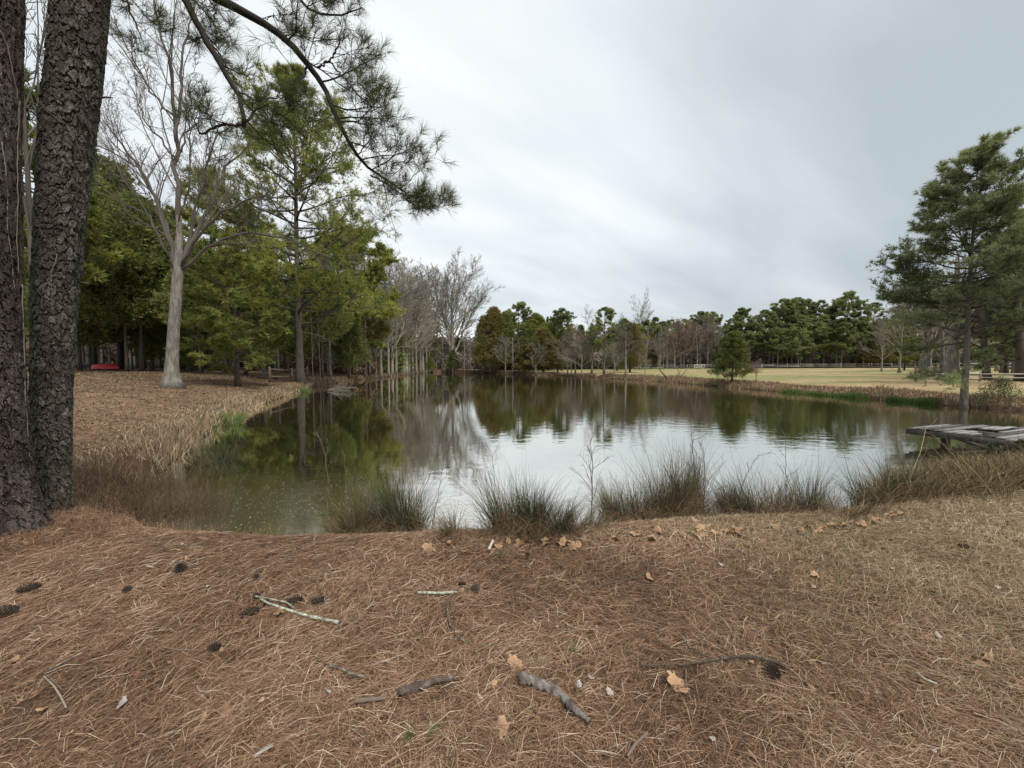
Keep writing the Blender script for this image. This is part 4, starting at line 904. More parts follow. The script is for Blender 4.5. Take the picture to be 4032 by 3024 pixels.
# understory trunks: shaded left woods and the wood line
def line(xs, D0_, D1_, hs, protos, label, group, n, wide=1.2, seed=3, mats=None):
    q = random.Random(seed)
    for i in range(n):
        px = xs[0]+(xs[1]-xs[0])*(i+q.random())/n; D = q.uniform(D0_, D1_); x = (px-2016)/F*D
        put(protos[q.randrange(len(protos))], px, D, 0, label, wide, group, mats, H=q.uniform(*hs))
line((290, 1000), 34, 58, (6, 10), DK, 'thin dark trunk among the shaded woods behind the red canoe', 'dark trunks of the left woods', 46, 1.5, 3)
line((300, 1150), 40, 62, (7, 12), PO, 'thin greyish trunk among the shaded woods on the left', 'greyish trunks of the left woods', 26, 1.3, 5, {'trunk': 'bark_oak', 'branches': 'twig_grey'})
line((1000, 1480), 46, 66, (5, 9), DK, 'thin dark trunk in the woods behind the tall shore pine', 'dark trunks behind the shore pine', 16, 1.4, 7)
line((2500, 3600), 104, 118, (8, 12), PO, 'straight greyish trunk in the shade of the wood line', 'straight trunks of the wood line', 44, 1.6, 9, {'trunk': 'bark_oak'})
line((3600, 4100), 50, 90, (8, 12), PO, 'straight greyish trunk in the woods behind the enclosure', 'straight trunks behind the enclosure', 18, 2.0, 19, {'trunk': 'bark_oak'})
line((1480, 1900), 84, 112, (7, 12), PO, 'slim grey trunk in the dense far left woods', 'slim trunks of the far left woods', 24, 1.5, 23, {'trunk': 'bark_oak'})
# far woods that read as one mass: deep band of twig and leaf clumps
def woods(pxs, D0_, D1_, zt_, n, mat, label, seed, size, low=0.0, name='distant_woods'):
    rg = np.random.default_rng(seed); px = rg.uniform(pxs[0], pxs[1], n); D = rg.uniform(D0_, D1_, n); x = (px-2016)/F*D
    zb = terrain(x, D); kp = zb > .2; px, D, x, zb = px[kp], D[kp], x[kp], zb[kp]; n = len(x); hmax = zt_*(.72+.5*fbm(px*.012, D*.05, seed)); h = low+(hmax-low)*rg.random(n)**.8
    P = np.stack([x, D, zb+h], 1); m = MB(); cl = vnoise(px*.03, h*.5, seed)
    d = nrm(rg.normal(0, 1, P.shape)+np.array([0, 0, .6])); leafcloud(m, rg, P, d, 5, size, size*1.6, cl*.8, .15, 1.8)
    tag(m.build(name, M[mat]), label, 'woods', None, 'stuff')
woods((-600, 1150), 60, 80, 13, 16000, 'cedar', 'deep dark evergreen woods behind the left bank', 3, .42)
woods((1100, 1620), 70, 100, 10, 9000, 'cedar', 'dark woods behind the tall shore pine', 4, .42)
woods((1450, 2250), 122, 140, 9, 9000, 'twig_far', 'grey bare woods beyond the far left end of the pond', 6, .5)
woods((1900, 4400), 124, 142, 9.5, 26000, 'needle_far', 'green woods beyond the wood line', 5, .55)
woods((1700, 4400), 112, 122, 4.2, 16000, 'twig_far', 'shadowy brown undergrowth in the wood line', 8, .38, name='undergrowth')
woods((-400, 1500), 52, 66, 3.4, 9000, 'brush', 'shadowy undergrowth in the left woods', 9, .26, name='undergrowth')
# ------------------------------------------------------------------ fences, gate, canoe, dock
frng = random.Random(8)
def fence(name, label, cat, pix_D, step, ph, rails, mw, mr, pw=.09, rw=.035, rh=.11, group=None, sag=.03):
    P = [ground_px(px, D) for px, D in pix_D]; r = root(name, P[0], label, cat, group); b0 = np.array(P[0]); posts = []
    for a, b in zip(P[:-1], P[1:]):
        n_ = max(1, round(np.linalg.norm((b-a)[:2])/step))
        for i in range(n_): q = a+(b-a)*i/n_; posts.append(np.array([q[0], q[1], gz(q[0], q[1])]))
    posts.append(P[-1])
    for i, q in enumerate(posts):
        mb = MB(); h = ph*frng.uniform(.95, 1.08); mb.box(q-b0+[0, 0, h/2-.1], (pw, pw, h+.2), frng.uniform(-.3, .3), frng.uniform(-.02, .02), frng.uniform(.2, .8)); mb.build('post', M[mw], r)
    for q, s in zip(posts[:-1], posts[1:]):
        for j, rz_ in enumerate(rails):
            dj = frng.uniform(-sag, sag); L = s-q; k = math.atan2(L[1], L[0]); ln = np.linalg.norm(L); mb = MB()
            mb.box((q+s)/2-b0+[0, 0, rz_+dj], (ln*.985, rw, rh), k, -math.asin(np.clip((L[2]+frng.uniform(-sag, sag))/ln, -1, 1)), frng.uniform(.2, .9)); mb.build('rail', M[mr], r)
    return r
fence('rail_fence', 'long weathered post-and-rail fence crossing the far side of the open field', 'fence', [(2420, 100), (2800, 100), (3200, 99), (3420, 98)], 3.2, 1.25, (.45, .78, 1.1), 'wood_grey', 'wood_grey', .14, .05, .12)
fence('rail_fence', 'rail fence continuing behind the right shore pine to the right edge', 'fence', [(3430, 96), (3600, 84), (3760, 70), (4100, 66)], 3.2, 1.25, (.5, 1.05), 'wood_grey', 'wood_light', .14, .05, .12)
fence('split_rail_fence', 'low split rail fence with bleached rails running to the right edge', 'fence', [(3607, 30), (3724, 29), (3860, 28.5), (4100, 28)], 2.6, .72, (.26, .58), 'wood_brown', 'wood_light', .09, .05, .085)
fence('split_rail_fence', 'brown split rail fence climbing back from the corner post left of the right shore pine', 'fence', [(3607, 30.3), (3640, 35), (3674, 42), (3702, 52), (3745, 62)], 3.0, 1.0, (.4, .85), 'wood_brown', 'wood_brown', .13, .06, .11)
r = fence('pole_barrier', 'short white panel of rails standing before the fence left of the lone cedar', 'fence', [(2733, 97), (2775, 97)], .9, 1.15, (.4, .75, 1.05), 'wood_light', 'wood_light', .12, .05, .12)
fence('rail_fence', 'brown post-and-rail fence left of the tall shore pine', 'fence', [(1062, 30), (1150, 33), (1210, 40)], 2.6, 1.25, (.5, 1.05), 'wood_brown', 'wood_brown', .13, .05, .12)
fence('rail_fence', 'low brown rail fence behind the soft bright evergreen', 'fence', [(930, 37), (1062, 38)], 2.8, .9, (.62,), 'wood_brown', 'wood_brown', .12, .05, .14)
fence('rail_barrier', 'pale rail on two posts beside the metal gate', 'rail', [(836, 42), (905, 43)], 2.4, 1.0, (.95,), 'wood_brown', 'wood_light', .12, .06, .10)
# metal farm gate
g0, g1 = ground_px(712, 39), ground_px(792, 40); R_ = root('farm_gate', g0, 'rusty tubular metal gate right of the grey bare tree trunk', 'gate')
e = g1-g0; fr = MB(); br = MB()
for z in (.15, 1.45): fr.tubes(np.array([[0, 0, z], e+[0, 0, z-e[2]]]), [.035, .035], 6)
for x in (0, 1): fr.tubes(np.array([e*x*[1, 1, 0]+[0, 0, .05], e*x*[1, 1, 0]+[0, 0, 1.5]]), [.045, .045], 6)
for z in (.38, .6, .85, 1.12): br.tubes(np.array([[0, 0, z], e*[1, 1, 0]+[0, 0, z]]), [.022, .022], 5)
for x in (.25, .5, .75): br.tubes(np.array([e*x*[1, 1, 0]+[.02, -.03, .15], e*x*[1, 1, 0]+[.02, -.03, 1.45]]), [.022, .022], 5)
fr.build('gate_frame', M['rust'], R_); br.build('bars', M['rust'], R_)
# canoes
def hull(L, Wd, Hh, tint=.5):
    n, m = 30, 13; s = np.linspace(-1, 1, n); V = []
    for q in s:
        w_ = Wd/2*(1-abs(q)**2.6)**.8+.015; h_ = Hh*(1-.28*abs(q)**5); sheer = .10*abs(q)**3
        for j in range(m):
            a = np.pi*j/(m-1); cx_ = math.cos(a); V.append([q*L/2*(1-.04*math.sin(a)**.5*0-.05*abs(math.sin(a))*(abs(q) > .7)), w_*np.sign(cx_)*abs(cx_)**.7, sheer*(1-math.sin(a))*0+h_*math.sin(a)**.6+.02*(abs(cx_) < .1)])
    V = np.array(V); i = np.arange(n-1)[:, None]*m; j = np.arange(m-1)[None]
    f = np.stack([i+j, i+j+1, i+m+j+1, i+m+j], -1).reshape(-1, 4); mb = MB(); mb.add(V, [f, [[k for k in range(m)]], [[(n-1)*m+k for k in range(m-1, -1, -1)]]], tint); return mb, V.reshape(n, m, 3)
def canoe(px, D, L, mat_, label, rz, z=0.08):
    loc = ground_px(px, D); loc[2] += z; R_ = root('canoe', loc, label, 'canoe', None, rz); mb, V = hull(L, .85, .42); mb.build('hull', M[mat_], R_, True)
    for e_ in (0, -1):
        g = MB(); g.tubes(V[:, e_]+[0, 0, 0], np.full(30, .022), 6); g.build('gunwale', M['black'], R_)
    k = MB(); k.tubes(np.stack([V[3:-3, 6, 0], V[3:-3, 6, 1], V[3:-3, 6, 2]+.003], 1), np.full(24, .014), 5); k.build('keel', M[mat_], R_)
    s = MB(); s.box((L*.3, 0, -.02), (.1, .7, .12)); s.box((-L*.3, 0, -.02), (.1, .7, .12)); s.build('support_block', M['wood_brown'], R_)
canoe(416, 35.0, 2.3, 'red', 'red canoe lying upside down at the edge of the left woods', .12, .12)
canoe(352, 38.5, 4.6, 'black', 'dark canoe lying upside down just behind the red one', .03, .16)
# dock
A = np.array([9.95, 9.62]); U = nrm(np.array([.94, .34])); V_ = nrm(np.array([.33, -.944])); DZ = .41
R_ = root('dock', (A[0], A[1], 0), 'weathered grey wooden dock standing over the water at the right edge, one plank gap open', 'dock'); dk = MB()
C0 = np.array([11.4, 10.12])-A; CD = np.array([1.4, -.50]); drng = random.Random(2)
nb = 24; w_ = .135; adv = .158
for i in range(nb):
    s = A+V_*(.02+i*adv+w_/2)-A; 
    if i*adv > 1.66: s = s+U*((i*adv-1.66)*1.3)
    # cut by the back line
    M2 = np.array([[U[0], -CD[0]], [U[1], -CD[1]]]); t_, q_ = np.linalg.solve(M2, C0-s)
    L = min(max(t_, 1.4), 5.0)+drng.uniform(-.03, .05); a0 = drng.uniform(-.03, .02)
    pieces = [(a0, L)]
    if i in (4, 5): pieces = [(a0, .75), (1.55, L)]
    if i == 6: pieces = [(a0, .5), (2.2, L)]
    if i == 7: pieces = [(1.1, L)]
    for p0, p1 in pieces:
        c = s+U*(p0+p1)/2; dk.box((c[0], c[1], DZ-.02+drng.uniform(-.006, .008)+(.02 if i in (3, 8) else 0)), (p1-p0, w_*drng.uniform(.93, 1.02), .036), math.atan2(U[1], U[0])+drng.uniform(-.006, .006), drng.uniform(-.006, .006), drng.uniform(.1, 1.15))
dk.build('deck', M['wood_grey'], R_)
def beam(mb, a, b, z, h, w_=.05, tint=.3): c = (a+b)/2; e_ = b-a; mb.box((c[0], c[1], z), (np.linalg.norm(e_), w_, h), math.atan2(e_[1], e_[0]), 0, tint)
Z0 = np.zeros(2); b = MB(); beam(b, Z0-U*.03, V_*1.68-U*.03, DZ-.10, .12, tint=.05); beam(b, V_*1.68, V_*1.68+U*3.2, DZ-.10, .12, tint=.2); b.build('fascia', M['wood_grey'], R_)
b = MB()
for k_ in (.6, 1.3, 2.0, 2.9): beam(b, U*k_+V_*.05, U*k_+V_*(1.6), DZ-.12, .13)
beam(b, U*.1+V_*.03, U*1.5+V_*.03, DZ-.12, .13); b.build('joists', M['wood_grey'], R_)
for a, c in ((.9, .35), (.9, 1.45), (1.9, .8), (2.6, 1.5), (3.0, .5)):
    q = U*a+V_*c; pb_ = MB(); pb_.box((q[0], q[1], DZ/2-.45), (.13, .13, DZ+.75), .3, .02, .05); pb_.build('post', M['wood_grey'], R_)
for (a, c), (a2, c2) in (((.9, .35), (.9, 1.45)), ((1.9, .8), (2.6, 1.5)), ((.9, 1.45), (2.6, 1.5))):
    p, q = U*a+V_*c, U*a2+V_*c2; pb_ = MB(); pb_.tubes(np.array([[p[0], p[1], DZ-.2], [q[0], q[1], -.1]]), [.035, .035], 4, .2); pb_.build('brace', M['wood_grey'], R_)

# ------------------------------------------------------------------ blades and brush
def blades(rg, base, h, w_, lean, bend, nseg=4, az=None, rndw=.0):
    """curved blades: returns P (K,n,3), W (K,n), side"""
    K = len(base); az = rg.random(K)*2*np.pi if az is None else az
    d = np.stack([np.cos(az), np.sin(az)], 1); t = np.linspace(0, 1, nseg)
    out = lean[:, None]*t[None]+bend[:, None]*t[None]**2.2
    zf = t[None]*np.sqrt(np.clip(1-np.minimum(out, .95)**2*.75, .12, 1))
    P = np.zeros((K, nseg, 3)); P[..., :2] = base[:, None, :2]+d[:, None]*(out*h[:, None])[..., None]; P[..., 2] = base[:, None, 2]+zf*h[:, None]
    P[:, 1:-1, :2] += rg.normal(0, 1, (K, nseg-2, 2))*(h*.015)[:, None, None]
    sa_ = rg.random(K)*2*np.pi; side = np.stack([np.cos(sa_), np.sin(sa_), np.zeros(K)], 1)
    W_ = w_[:, None]*(1-t[None]**2*.85); return P, W_, side
def clump(px, py, rx, h, nbl, label, seed, green=.7, brown=.35, name='rush_clump', mat_='rush', wd=.0042, ry=.22, spread=.45, thatch=.5, D=None, cat='rushes', group=None):
    rg = np.random.default_rng(seed); c = hit(px, py, True) if D is None else ground_px(px, D); c[2] = max(c[2], -.02)
    ns = max(2, int(rx*22)); sc_ = rg.normal(0, .40, (ns, 2))*[rx, ry]; w8 = rg.random(ns)**1.5+.15; which = rg.choice(ns, nbl, p=w8/w8.sum()); hs_ = rg.uniform(.62, 1.08, ns); la = rg.normal(0, .9, ns)
    q = sc_[which]+rg.normal(0, .13, (nbl, 2))*[rx, ry*1.3]; b = np.zeros((nbl, 3)); b[:, :2] = c[:2]+q; b[:, 2] = np.maximum(terrain(b[:, 0], b[:, 1]), -.05)
    az = np.arctan2(q[:, 1]/ry, q[:, 0]/rx)+la[which]*.6+rg.normal(0, .8, nbl); rr_ = np.hypot(q[:, 0]/rx, q[:, 1]/ry)
    hh = h*1.12*hs_[which]*np.clip(rg.normal(.80, .22, nbl), .25, 1.25)*(1-.18*rr_); ln = np.abs(rg.normal(0, spread*.55, nbl))+spread*.55*rr_
    brk = rg.random(nbl) < .12; ln = np.where(brk, ln+.5, ln)
    P, W_, sd2 = blades(rg, b, hh, np.full(nbl, wd/2), ln, np.abs(rg.normal(.05, .16, nbl))+np.where(brk, .5, 0), 5, az)
    dead = rg.random(nbl) < .16; gsub = green+rg.normal(0, .25, ns)
    isg = (rg.random(nbl) < gsub[which]); tt = np.where(isg, rg.uniform(.5, .85, nbl), rg.uniform(.10, .38, nbl)); tt = np.where(dead, rg.uniform(.93, 1, nbl), tt)
    tt = tt[:, None]*np.ones(5); tt = np.where((np.linspace(0, 1, 5)[None] > .9) & (rg.random(nbl)[:, None] < .4), .97, tt)
    tt[:, 0] = np.minimum(tt[:, 0], .35)
    mb = MB(); mb.strips(P, W_, sd2, tt)
    n2_ = int(nbl*thatch)
    if n2_:
        q = rg.normal(0, .50, (n2_, 2))*[rx, ry]; b = np.zeros((n2_, 3)); b[:, :2] = c[:2]+q+[0, -.06]; b[:, 2] = np.maximum(terrain(b[:, 0], b[:, 1]), -.03)
        P, W_, sd2 = blades(rg, b, h*rg.uniform(.25, .6, n2_), np.full(n2_, wd*.55), rg.uniform(.3, 1.1, n2_), rg.uniform(.1, .6, n2_), 5)
        P[:, -1, 2] -= h*.08; mb.strips(P, W_, sd2, rg.uniform(0, .35, n2_))
    o = mb.build(name, M[mat_], None, loc=tuple(c)); return tag(o, label, cat, group)
clump(1600, 2085, .36, .82, 900, 'dark green rush clump left of the tallest round clump, brown thatch at its foot', 1, .85)
clump(1425, 2095, .40, .62, 560, 'brown brushy rush clump, leftmost of the row by the near water', 2, .25)
clump(1500, 2090, .30, .72, 300, 'thin greenish stems between the leftmost brown clump and the dark green one', 12, .6)
clump(2085, 2092, .36, .82, 1250, 'tallest round rush clump standing alone in the middle of the near shore', 3, .8)
clump(2020, 2105, .26, .42, 420, 'brown drooping thatch at the left foot of the tallest round clump', 13, .1, thatch=1.0)
clump(2520, 2052, .46, .86, 1100, 'wide leaning rush clump right of the bare sapling', 4, .5)
clump(2640, 2040, .32, .92, 900, 'tall straggling rush clump between the wide leaning one and the brown spike clump', 5, .35)
clump(2745, 2020, .20, 1.05, 620, 'dark brown upright spike clump, the tallest of the right group', 6, .2, spread=.2)
clump(2870, 2030, .28, .78, 330, 'sparse open rushes right of the brown spike clump', 7, .45)
clump(3030, 2030, .44, .82, 900, 'low brown domed rush clump second from the right', 8, .25)
clump(3180, 2020, .36, .70, 600, 'low dark rush clump just left of the open gap before the grass mound', 18, .45)
clump(3510, 1975, .30, .62, 800, 'green rush clump at the left tip of the brown grass mound', 9, .85)
clump(1800, 2110, .16, .34, 200, 'few crossing rush blades in the gap left of the tallest clump', 10, .6, spread=.9)
clump(3330, 2025, .30, .45, 160, 'few fine blades in the open gap before the grass mound', 14, .4, spread=.7)
clump(2280, 2085, .30, .28, 260, 'low tangled thatch around the foot of the bare sapling', 16, .1, thatch=1.0)
clump(860, 1815, .55, .50, 620, 'grey-green rush tuft rising from the water of the left cove', 11, .9, thatch=.15, spread=.75, ry=.4)
clump(775, 1775, .30, .36, 260, 'smaller rush tuft left of the grey-green one in the cove', 21, .9, thatch=.1, spread=.7)
clump(915, 1672, .30, .62, 170, 'bright green iris-like leaves on the left waterline', 22, .9, name='iris_clump', mat_='reed', wd=.022, thatch=0, spread=.5, cat='iris')
clump(830, 1700, .2, .5, 40, 'paler thin iris-like tuft left of the bright green one', 23, .9, name='iris_clump', mat_='reed', wd=.022, thatch=0, spread=.6, cat='iris')
clump(1195, 1545, .35, .7, 90, 'small green tuft on the bank below the tall shore pine', 24, .9, name='iris_clump', mat_='reed', wd=.03, thatch=0, spread=.5, cat='iris')
# dry grass along the left bank, brush at its near end, tangled mound right, fringe of far shores
rg = np.random.default_rng(61)
def along(pix, n, off0, off1, scatter=1.0):
    P = np.array([flat(x, y)[:2] for x, y in pix]); d = np.concatenate([[0], np.cumsum(np.linalg.norm(np.diff(P, axis=0), axis=1))])
    # more blades where nearer to the viewer
    s = rg.random(n)**scatter*d[-1]; q = np.stack([np.interp(s, d, P[:, 0]), np.interp(s, d, P[:, 1])], 1)
    e_ = np.stack([np.interp(s+.1, d, P[:, 0]), np.interp(s+.1, d, P[:, 1])], 1)-q; nn = nrm(np.stack([-e_[:, 1], e_[:, 0]], 1)); return q+nn*rg.uniform(off0, off1, n)[:, None]
def grass(name, label, q, h, w_, mat_, tint, lean=.35, bend=.3, nseg=4, cat='grass'):
    z = terrain(q[:, 0], q[:, 1]); sdq = sdist(q[:, 0], q[:, 1]); k_ = (sdq > -.08); q = q[k_]; z = z[k_]; K = len(q); h = np.broadcast_to(h, k_.shape)[k_]; w_ = np.broadcast_to(w_, k_.shape)[k_]; tint = np.broadcast_to(tint, k_.shape)[k_]
    b = np.concatenate([q, z[:, None]], 1); P, W_, sd2 = blades(rg, b, h, w_/2, np.abs(rg.normal(0, lean, K)), np.abs(rg.normal(0, bend, K)), nseg)
    mb = MB(); mb.strips(P, W_, sd2, tint); return tag(mb.build(name, M[mat_]), label, cat, None, 'stuff')
LB = [(530, 1930), (560, 1905), (640, 1850), (720, 1785), (800, 1722), (900, 1664), (1000, 1605), (1100, 1568), (1200, 1531), (1240, 1525)]
n = 22000; q = along(LB, n, -.08, 1.5); q = q[vnoise(q[:, 0]*2.1, q[:, 1]*2.1, 19) > .25]; n = len(q); off = sdist(q[:, 0], q[:, 1]); dist = np.hypot(q[:, 0], q[:, 1])
grass('bank_grass', 'tall dry tan grass along the left bank', q, rg.uniform(.08, .36, n)*np.clip(1.2-off*.85, .12, 1)*(.6+.8*vnoise(q[:, 0]*1.3, q[:, 1]*1.3, 4)), .0035+.0011*dist, 'bank', np.clip(rg.normal(.58, .22, n)-(rg.random(n) < .12)*.45, 0, 1), .30, .35)
# wider lawn of short dry grass and leaf litter left
n = 30000; D = 4.5+rg.random(n)**1.4*30; x = -(D*rg.uniform(.55, 1.32, n)); q = np.stack([x, D], 1); k_ = sdist(x, D) > .5; q = q[k_]; n = len(q)
grass('bank_litter', 'flattened dry grass and leaf litter on the left bank', q, rg.uniform(.025, .06, n)*(1+q[:, 1]*.02), .010+.0020*q[:, 1], 'bank', np.clip(rg.normal(.27, .22, n)+(vnoise(q[:, 0]*.7, q[:, 1]*.7, 23)-.5)*.3, .1, 1)+.0, 1.6, .4, 3)
# brush in the left corner behind the big trunks
def brush(name, label, cx_, cy_, rx, ry, n, h, seed, tint=(.2, .8), mat_='brush', wd=.004, lean=.6, bend=.5):
    rg2 = np.random.default_rng(seed); q = np.stack([rg2.normal(cx_, rx, n), rg2.normal(cy_, ry, n)], 1); z = np.maximum(terrain(q[:, 0], q[:, 1]), -.03)
    P, W_, sd2 = blades(rg2, np.concatenate([q, z[:, None]], 1), h*rg2.uniform(.3, 1.05, n), np.full(n, wd/2), np.abs(rg2.normal(0, lean, n)), rg2.normal(0, bend, n), 5)
    P[:, 2:, :] += rg2.normal(0, .02, (n, 3, 3)); mb = MB(); mb.strips(P, W_, sd2, rg2.uniform(*tint, n))
    return tag(mb.build(name, M[mat_]), label, 'brush', None, 'stuff')
for (px, py), s, n, h in [((560, 1960), (.55, .35), 1500, .42), ((430, 2000), (.35, .35), 900, .45), ((380, 1900), (.4, .5), 1200, .40)]:
    c = hit(px, py); brush('brush', 'tangle of dry brown stems in the corner of the cove', c[0], c[1], s[0], s[1], n, h, int(px), (.05, .62))
c = hit(700, 2075); brush('brush', 'dark curled dead weeds at the cove edge', c[0], c[1], .32, .20, 700, .34, 77, (.0, .5), lean=.7, bend=.9)
c = hit(440, 2080); brush('brush', 'reddish pine straw heaped between the big trunks and the cove', c[0], c[1], .7, .25, 1100, .17, 78, (.1, .7), 'straw', .003, 1.2, .6)
for (cx_, cy_), sd_n, lb in (((pb[0, 0], pb[0, 1]-.22), 91, 'straw banked against the foot of the leaning pine'), ((pa[0, 0]+.15, pa[0, 1]-.28), 92, 'straw banked against the foot of the nearest pine')):
    brush('straw_heap', lb, cx_, cy_, .30, .14, 900, .10, sd_n, (.1, .8), 'straw', .003, 1.4, .5)
# grass mound at right
n = 26000; x = rg.uniform(4.4, 12.5, n); y = rg.uniform(4.3, 7.3, n); k_ = sdist(x, y); m_ = (k_ > -.15) & (k_ < 3.0) & (y > 4.75-.03*(x-5.3)+(vnoise(x*2.5, y*2.5, 44)-.5)*.7); x, y = x[m_], y[m_]; n = len(x); q = np.stack([x, y], 1)
grass('mound_grass', 'tangled olive-brown tall grass on the mound beside the dock', q, np.clip(1.68-.238*y, .07, .5)*rg.uniform(.35, 1.1, n)*(.6+.7*vnoise(x*1.4, y*1.4, 8))*np.where(rg.random(n) < .04, 1.9, 1), .0065, 'mound', np.clip(rg.normal(.52, .24, n), 0, 1), .5, .6, 5)
grass('mound_grass', 'lighter green-tan blades mixed through the mound', q[:4200]+.05, np.clip(1.68-.238*y[:4200], .07, .5)*rg.uniform(.4, 1.2, min(4200, n)), .006, 'tan', np.clip(rg.normal(.25, .15, min(4200, n)), 0, 1), .5, .6, 5)
# far shore fringe
FS = [(3460, 1990)]
n = 5200; q = along([(3420, 1996), (3150, 2056), (2950, 2064), (2750, 2070), (2500, 2088), (2300, 2110), (2080, 2126), (1900, 2128), (1600, 2140), (1300, 2146), (950, 2146)], n, -.16, .10); q = q[vnoise(q[:, 0]*3.1, q[:, 1]*3.1, 29) > .22]; n = len(q)
grass('shore_thatch', 'low brown thatch and dead stems edging the near waterline', q, rg.uniform(.03, .20, n), .004, 'brush', np.clip(rg.normal(.55, .25, n), 0, 1), .7, .5, 5)
R1 = [(2350, 1487), (2500, 1496), (2700, 1511), (2880, 1527), (3100, 1546), (3300, 1560), (3560, 1584), (3800, 1603), (4032, 1619), (4300, 1640)]
n = 16000; q = along(R1, n, -.1, 2.4); dist = np.hypot(q[:, 0], q[:, 1])
grass('shore_grass', 'rusty brown grass fringe along the right shore', q, rg.uniform(.06, .34, n)*(.4+1.1*vnoise(q[:, 0]*.5, q[:, 1]*.5, 3)), .004+.0012*dist, 'bank', np.clip(rg.normal(.42, .2, n), 0, 1), .3, .2, 3)
for a, b, lb in ((3085, 3425, 'long strip of bright green reeds along the right shore'), (3505, 3690, 'shorter strip of bright green reeds left of the right shore pine')):
    P0, P1 = [(a, np.interp(a, [x for x, y in R1], [y for x, y in R1])), (b, np.interp(b, [x for x, y in R1], [y for x, y in R1]))]
    n = 5200; q = along([P0, P1], n, -.35, .45); z = np.full(n, -.02); P, W_, sd2 = blades(rg, np.concatenate([q, z[:, None]], 1), rg.uniform(.08, .36, n)*(.45+.9*vnoise(q[:, 0]*1.3, q[:, 1]*1.3, 6)), np.full(n, .012), np.abs(rg.normal(0, .2, n)), np.abs(rg.normal(0, .2, n)), 3)
    mb = MB(); mb.strips(P, W_, sd2, rg.random(n)); tag(mb.build('reed_bed', M['reed']), lb, 'reeds', None, 'stuff')
n = 9000; q = along([(1240, 1522), (1400, 1502), (1600, 1478), (1690, 1470)], n, 0.0, 1.6); dist = np.hypot(q[:, 0], q[:, 1])
grass('shore_grass', 'brown grass fringe along the far left shore', q, rg.uniform(.12, .45, n), .004+.0012*dist, 'bank', np.clip(rg.normal(.35, .2, n), 0, 1), .3, .3, 3)
n = 6000; q = np.stack([rg.uniform(-20, 14, n), np.zeros(n)], 1); q[:, 1] = np.interp(q[:, 0], [-20, -18, -8, 0, 7, 14], [107, 108.5, 100.5, 88.5, 78.5, 64])+rg.uniform(-.2, 2.2, n)
grass('shore_grass', 'brown grass fringe at the far end of the pond', q, rg.uniform(.15, .55, n), .08, 'bank', np.clip(rg.normal(.3, .2, n), 0, 1), .3, .3, 3)

# saplings and weed stems along the near shore
def weed(pix, D, r0, label, seed, kids=9, L=.35, mat_='twig', tw=.0022, name='bare_sapling'):
    rg2 = np.random.default_rng(seed); P = soften(resample(plane_path(pix, [D]*len(pix)), 16), 1); P[0, 2] = gz(P[0, 0], P[0, 1])-.02; b = P[0].copy(); P[1:-1] += rg2.normal(0, .004, (14, 3))
    R = np.linspace(r0, r0*.35, 16); mb = MB(); mb.tubes(P, R, 6, .5); s = sprout(rg2, P[None], R[None], np.array([L]), kids, .75, 1, .6, tmin=.25); l1 = walk(rg2, s[0], s[1], s[2], 6, .12, .05)
    r1 = taper(kids, 6, np.maximum(s[3], tw), .6); mb2 = MB(); mb2.tubes(l1, r1, 4, .5); s2 = sprout(rg2, l1, r1, s[2], 5, .7, .5, .6); mb2.tubes(walk(rg2, s2[0], s2[1], s2[2], 4, .12, .03), np.full((kids*5, 4), tw*.6), 3, .5)
    R_ = root(name, tuple(b), label, 'sapling'); a = mb.build('stem', M[mat_], None, loc=tuple(b)); a.parent = R_; a.location = (0, 0, 0); c_ = mb2.build('twigs', M[mat_], None, loc=tuple(b)); c_.parent = R_; c_.location = (0, 0, 0)
weed([(2325, 2095), (2330, 2000), (2333, 1900), (2330, 1800), (2310, 1755)], 4.45, .008, 'bare branching sapling between the tallest round clump and the wide leaning clump', 1, 12, .5)
weed([(1290, 2120), (1290, 1990), (1293, 1880), (1275, 1760), (1245, 1700)], 4.3, .005, 'thin pale bent stem, leftmost of the near shore', 2, 5, .15, 'vine')
weed([(1360, 2110), (1362, 1950), (1358, 1790)], 4.35, .004, 'thin straight stem left of the brown brushy clump', 3, 4, .12, 'vine')
weed([(1700, 2070), (1725, 1950), (1745, 1830), (1750, 1775)], 4.5, .004, 'slender twiggy stem leaning right above the dark green clump', 4, 6, .15)
weed([(1960, 2080), (1948, 1900), (1940, 1790), (1915, 1745)], 4.5, .004, 'slender stem on the left side of the tallest round clump', 5, 6, .25)
weed([(2745, 2030), (2735, 1850), (2722, 1700), (2718, 1640)], 4.6, .006, 'tall bare stem rising from the brown spike clump', 6, 8, .35)
weed([(2770, 2030), (2775, 1850), (2770, 1760)], 4.6, .005, 'bare stem with bent side twigs right of the tall one', 7, 8, .45)
weed([(3095, 2030), (3094, 1850), (3090, 1650)], 4.7, .004, 'very thin tall stem above the low domed clump', 8, 5, .3)
weed([(3600, 1930), (3560, 1800), (3545, 1730)], 6.4, .006, 'dark stem at the left end of the grass mound', 9, 6, .4)
weed([(345, 2010), (340, 1900), (348, 1840)], 5.0, .008, 'dark upright stem in the brush right of the big trunks', 10, 6, .3)
weed([(2900, 2040), (2925, 1900), (2990, 1780)], 4.7, .004, 'thin arched stem in the sparse open rushes', 12, 5, .25)
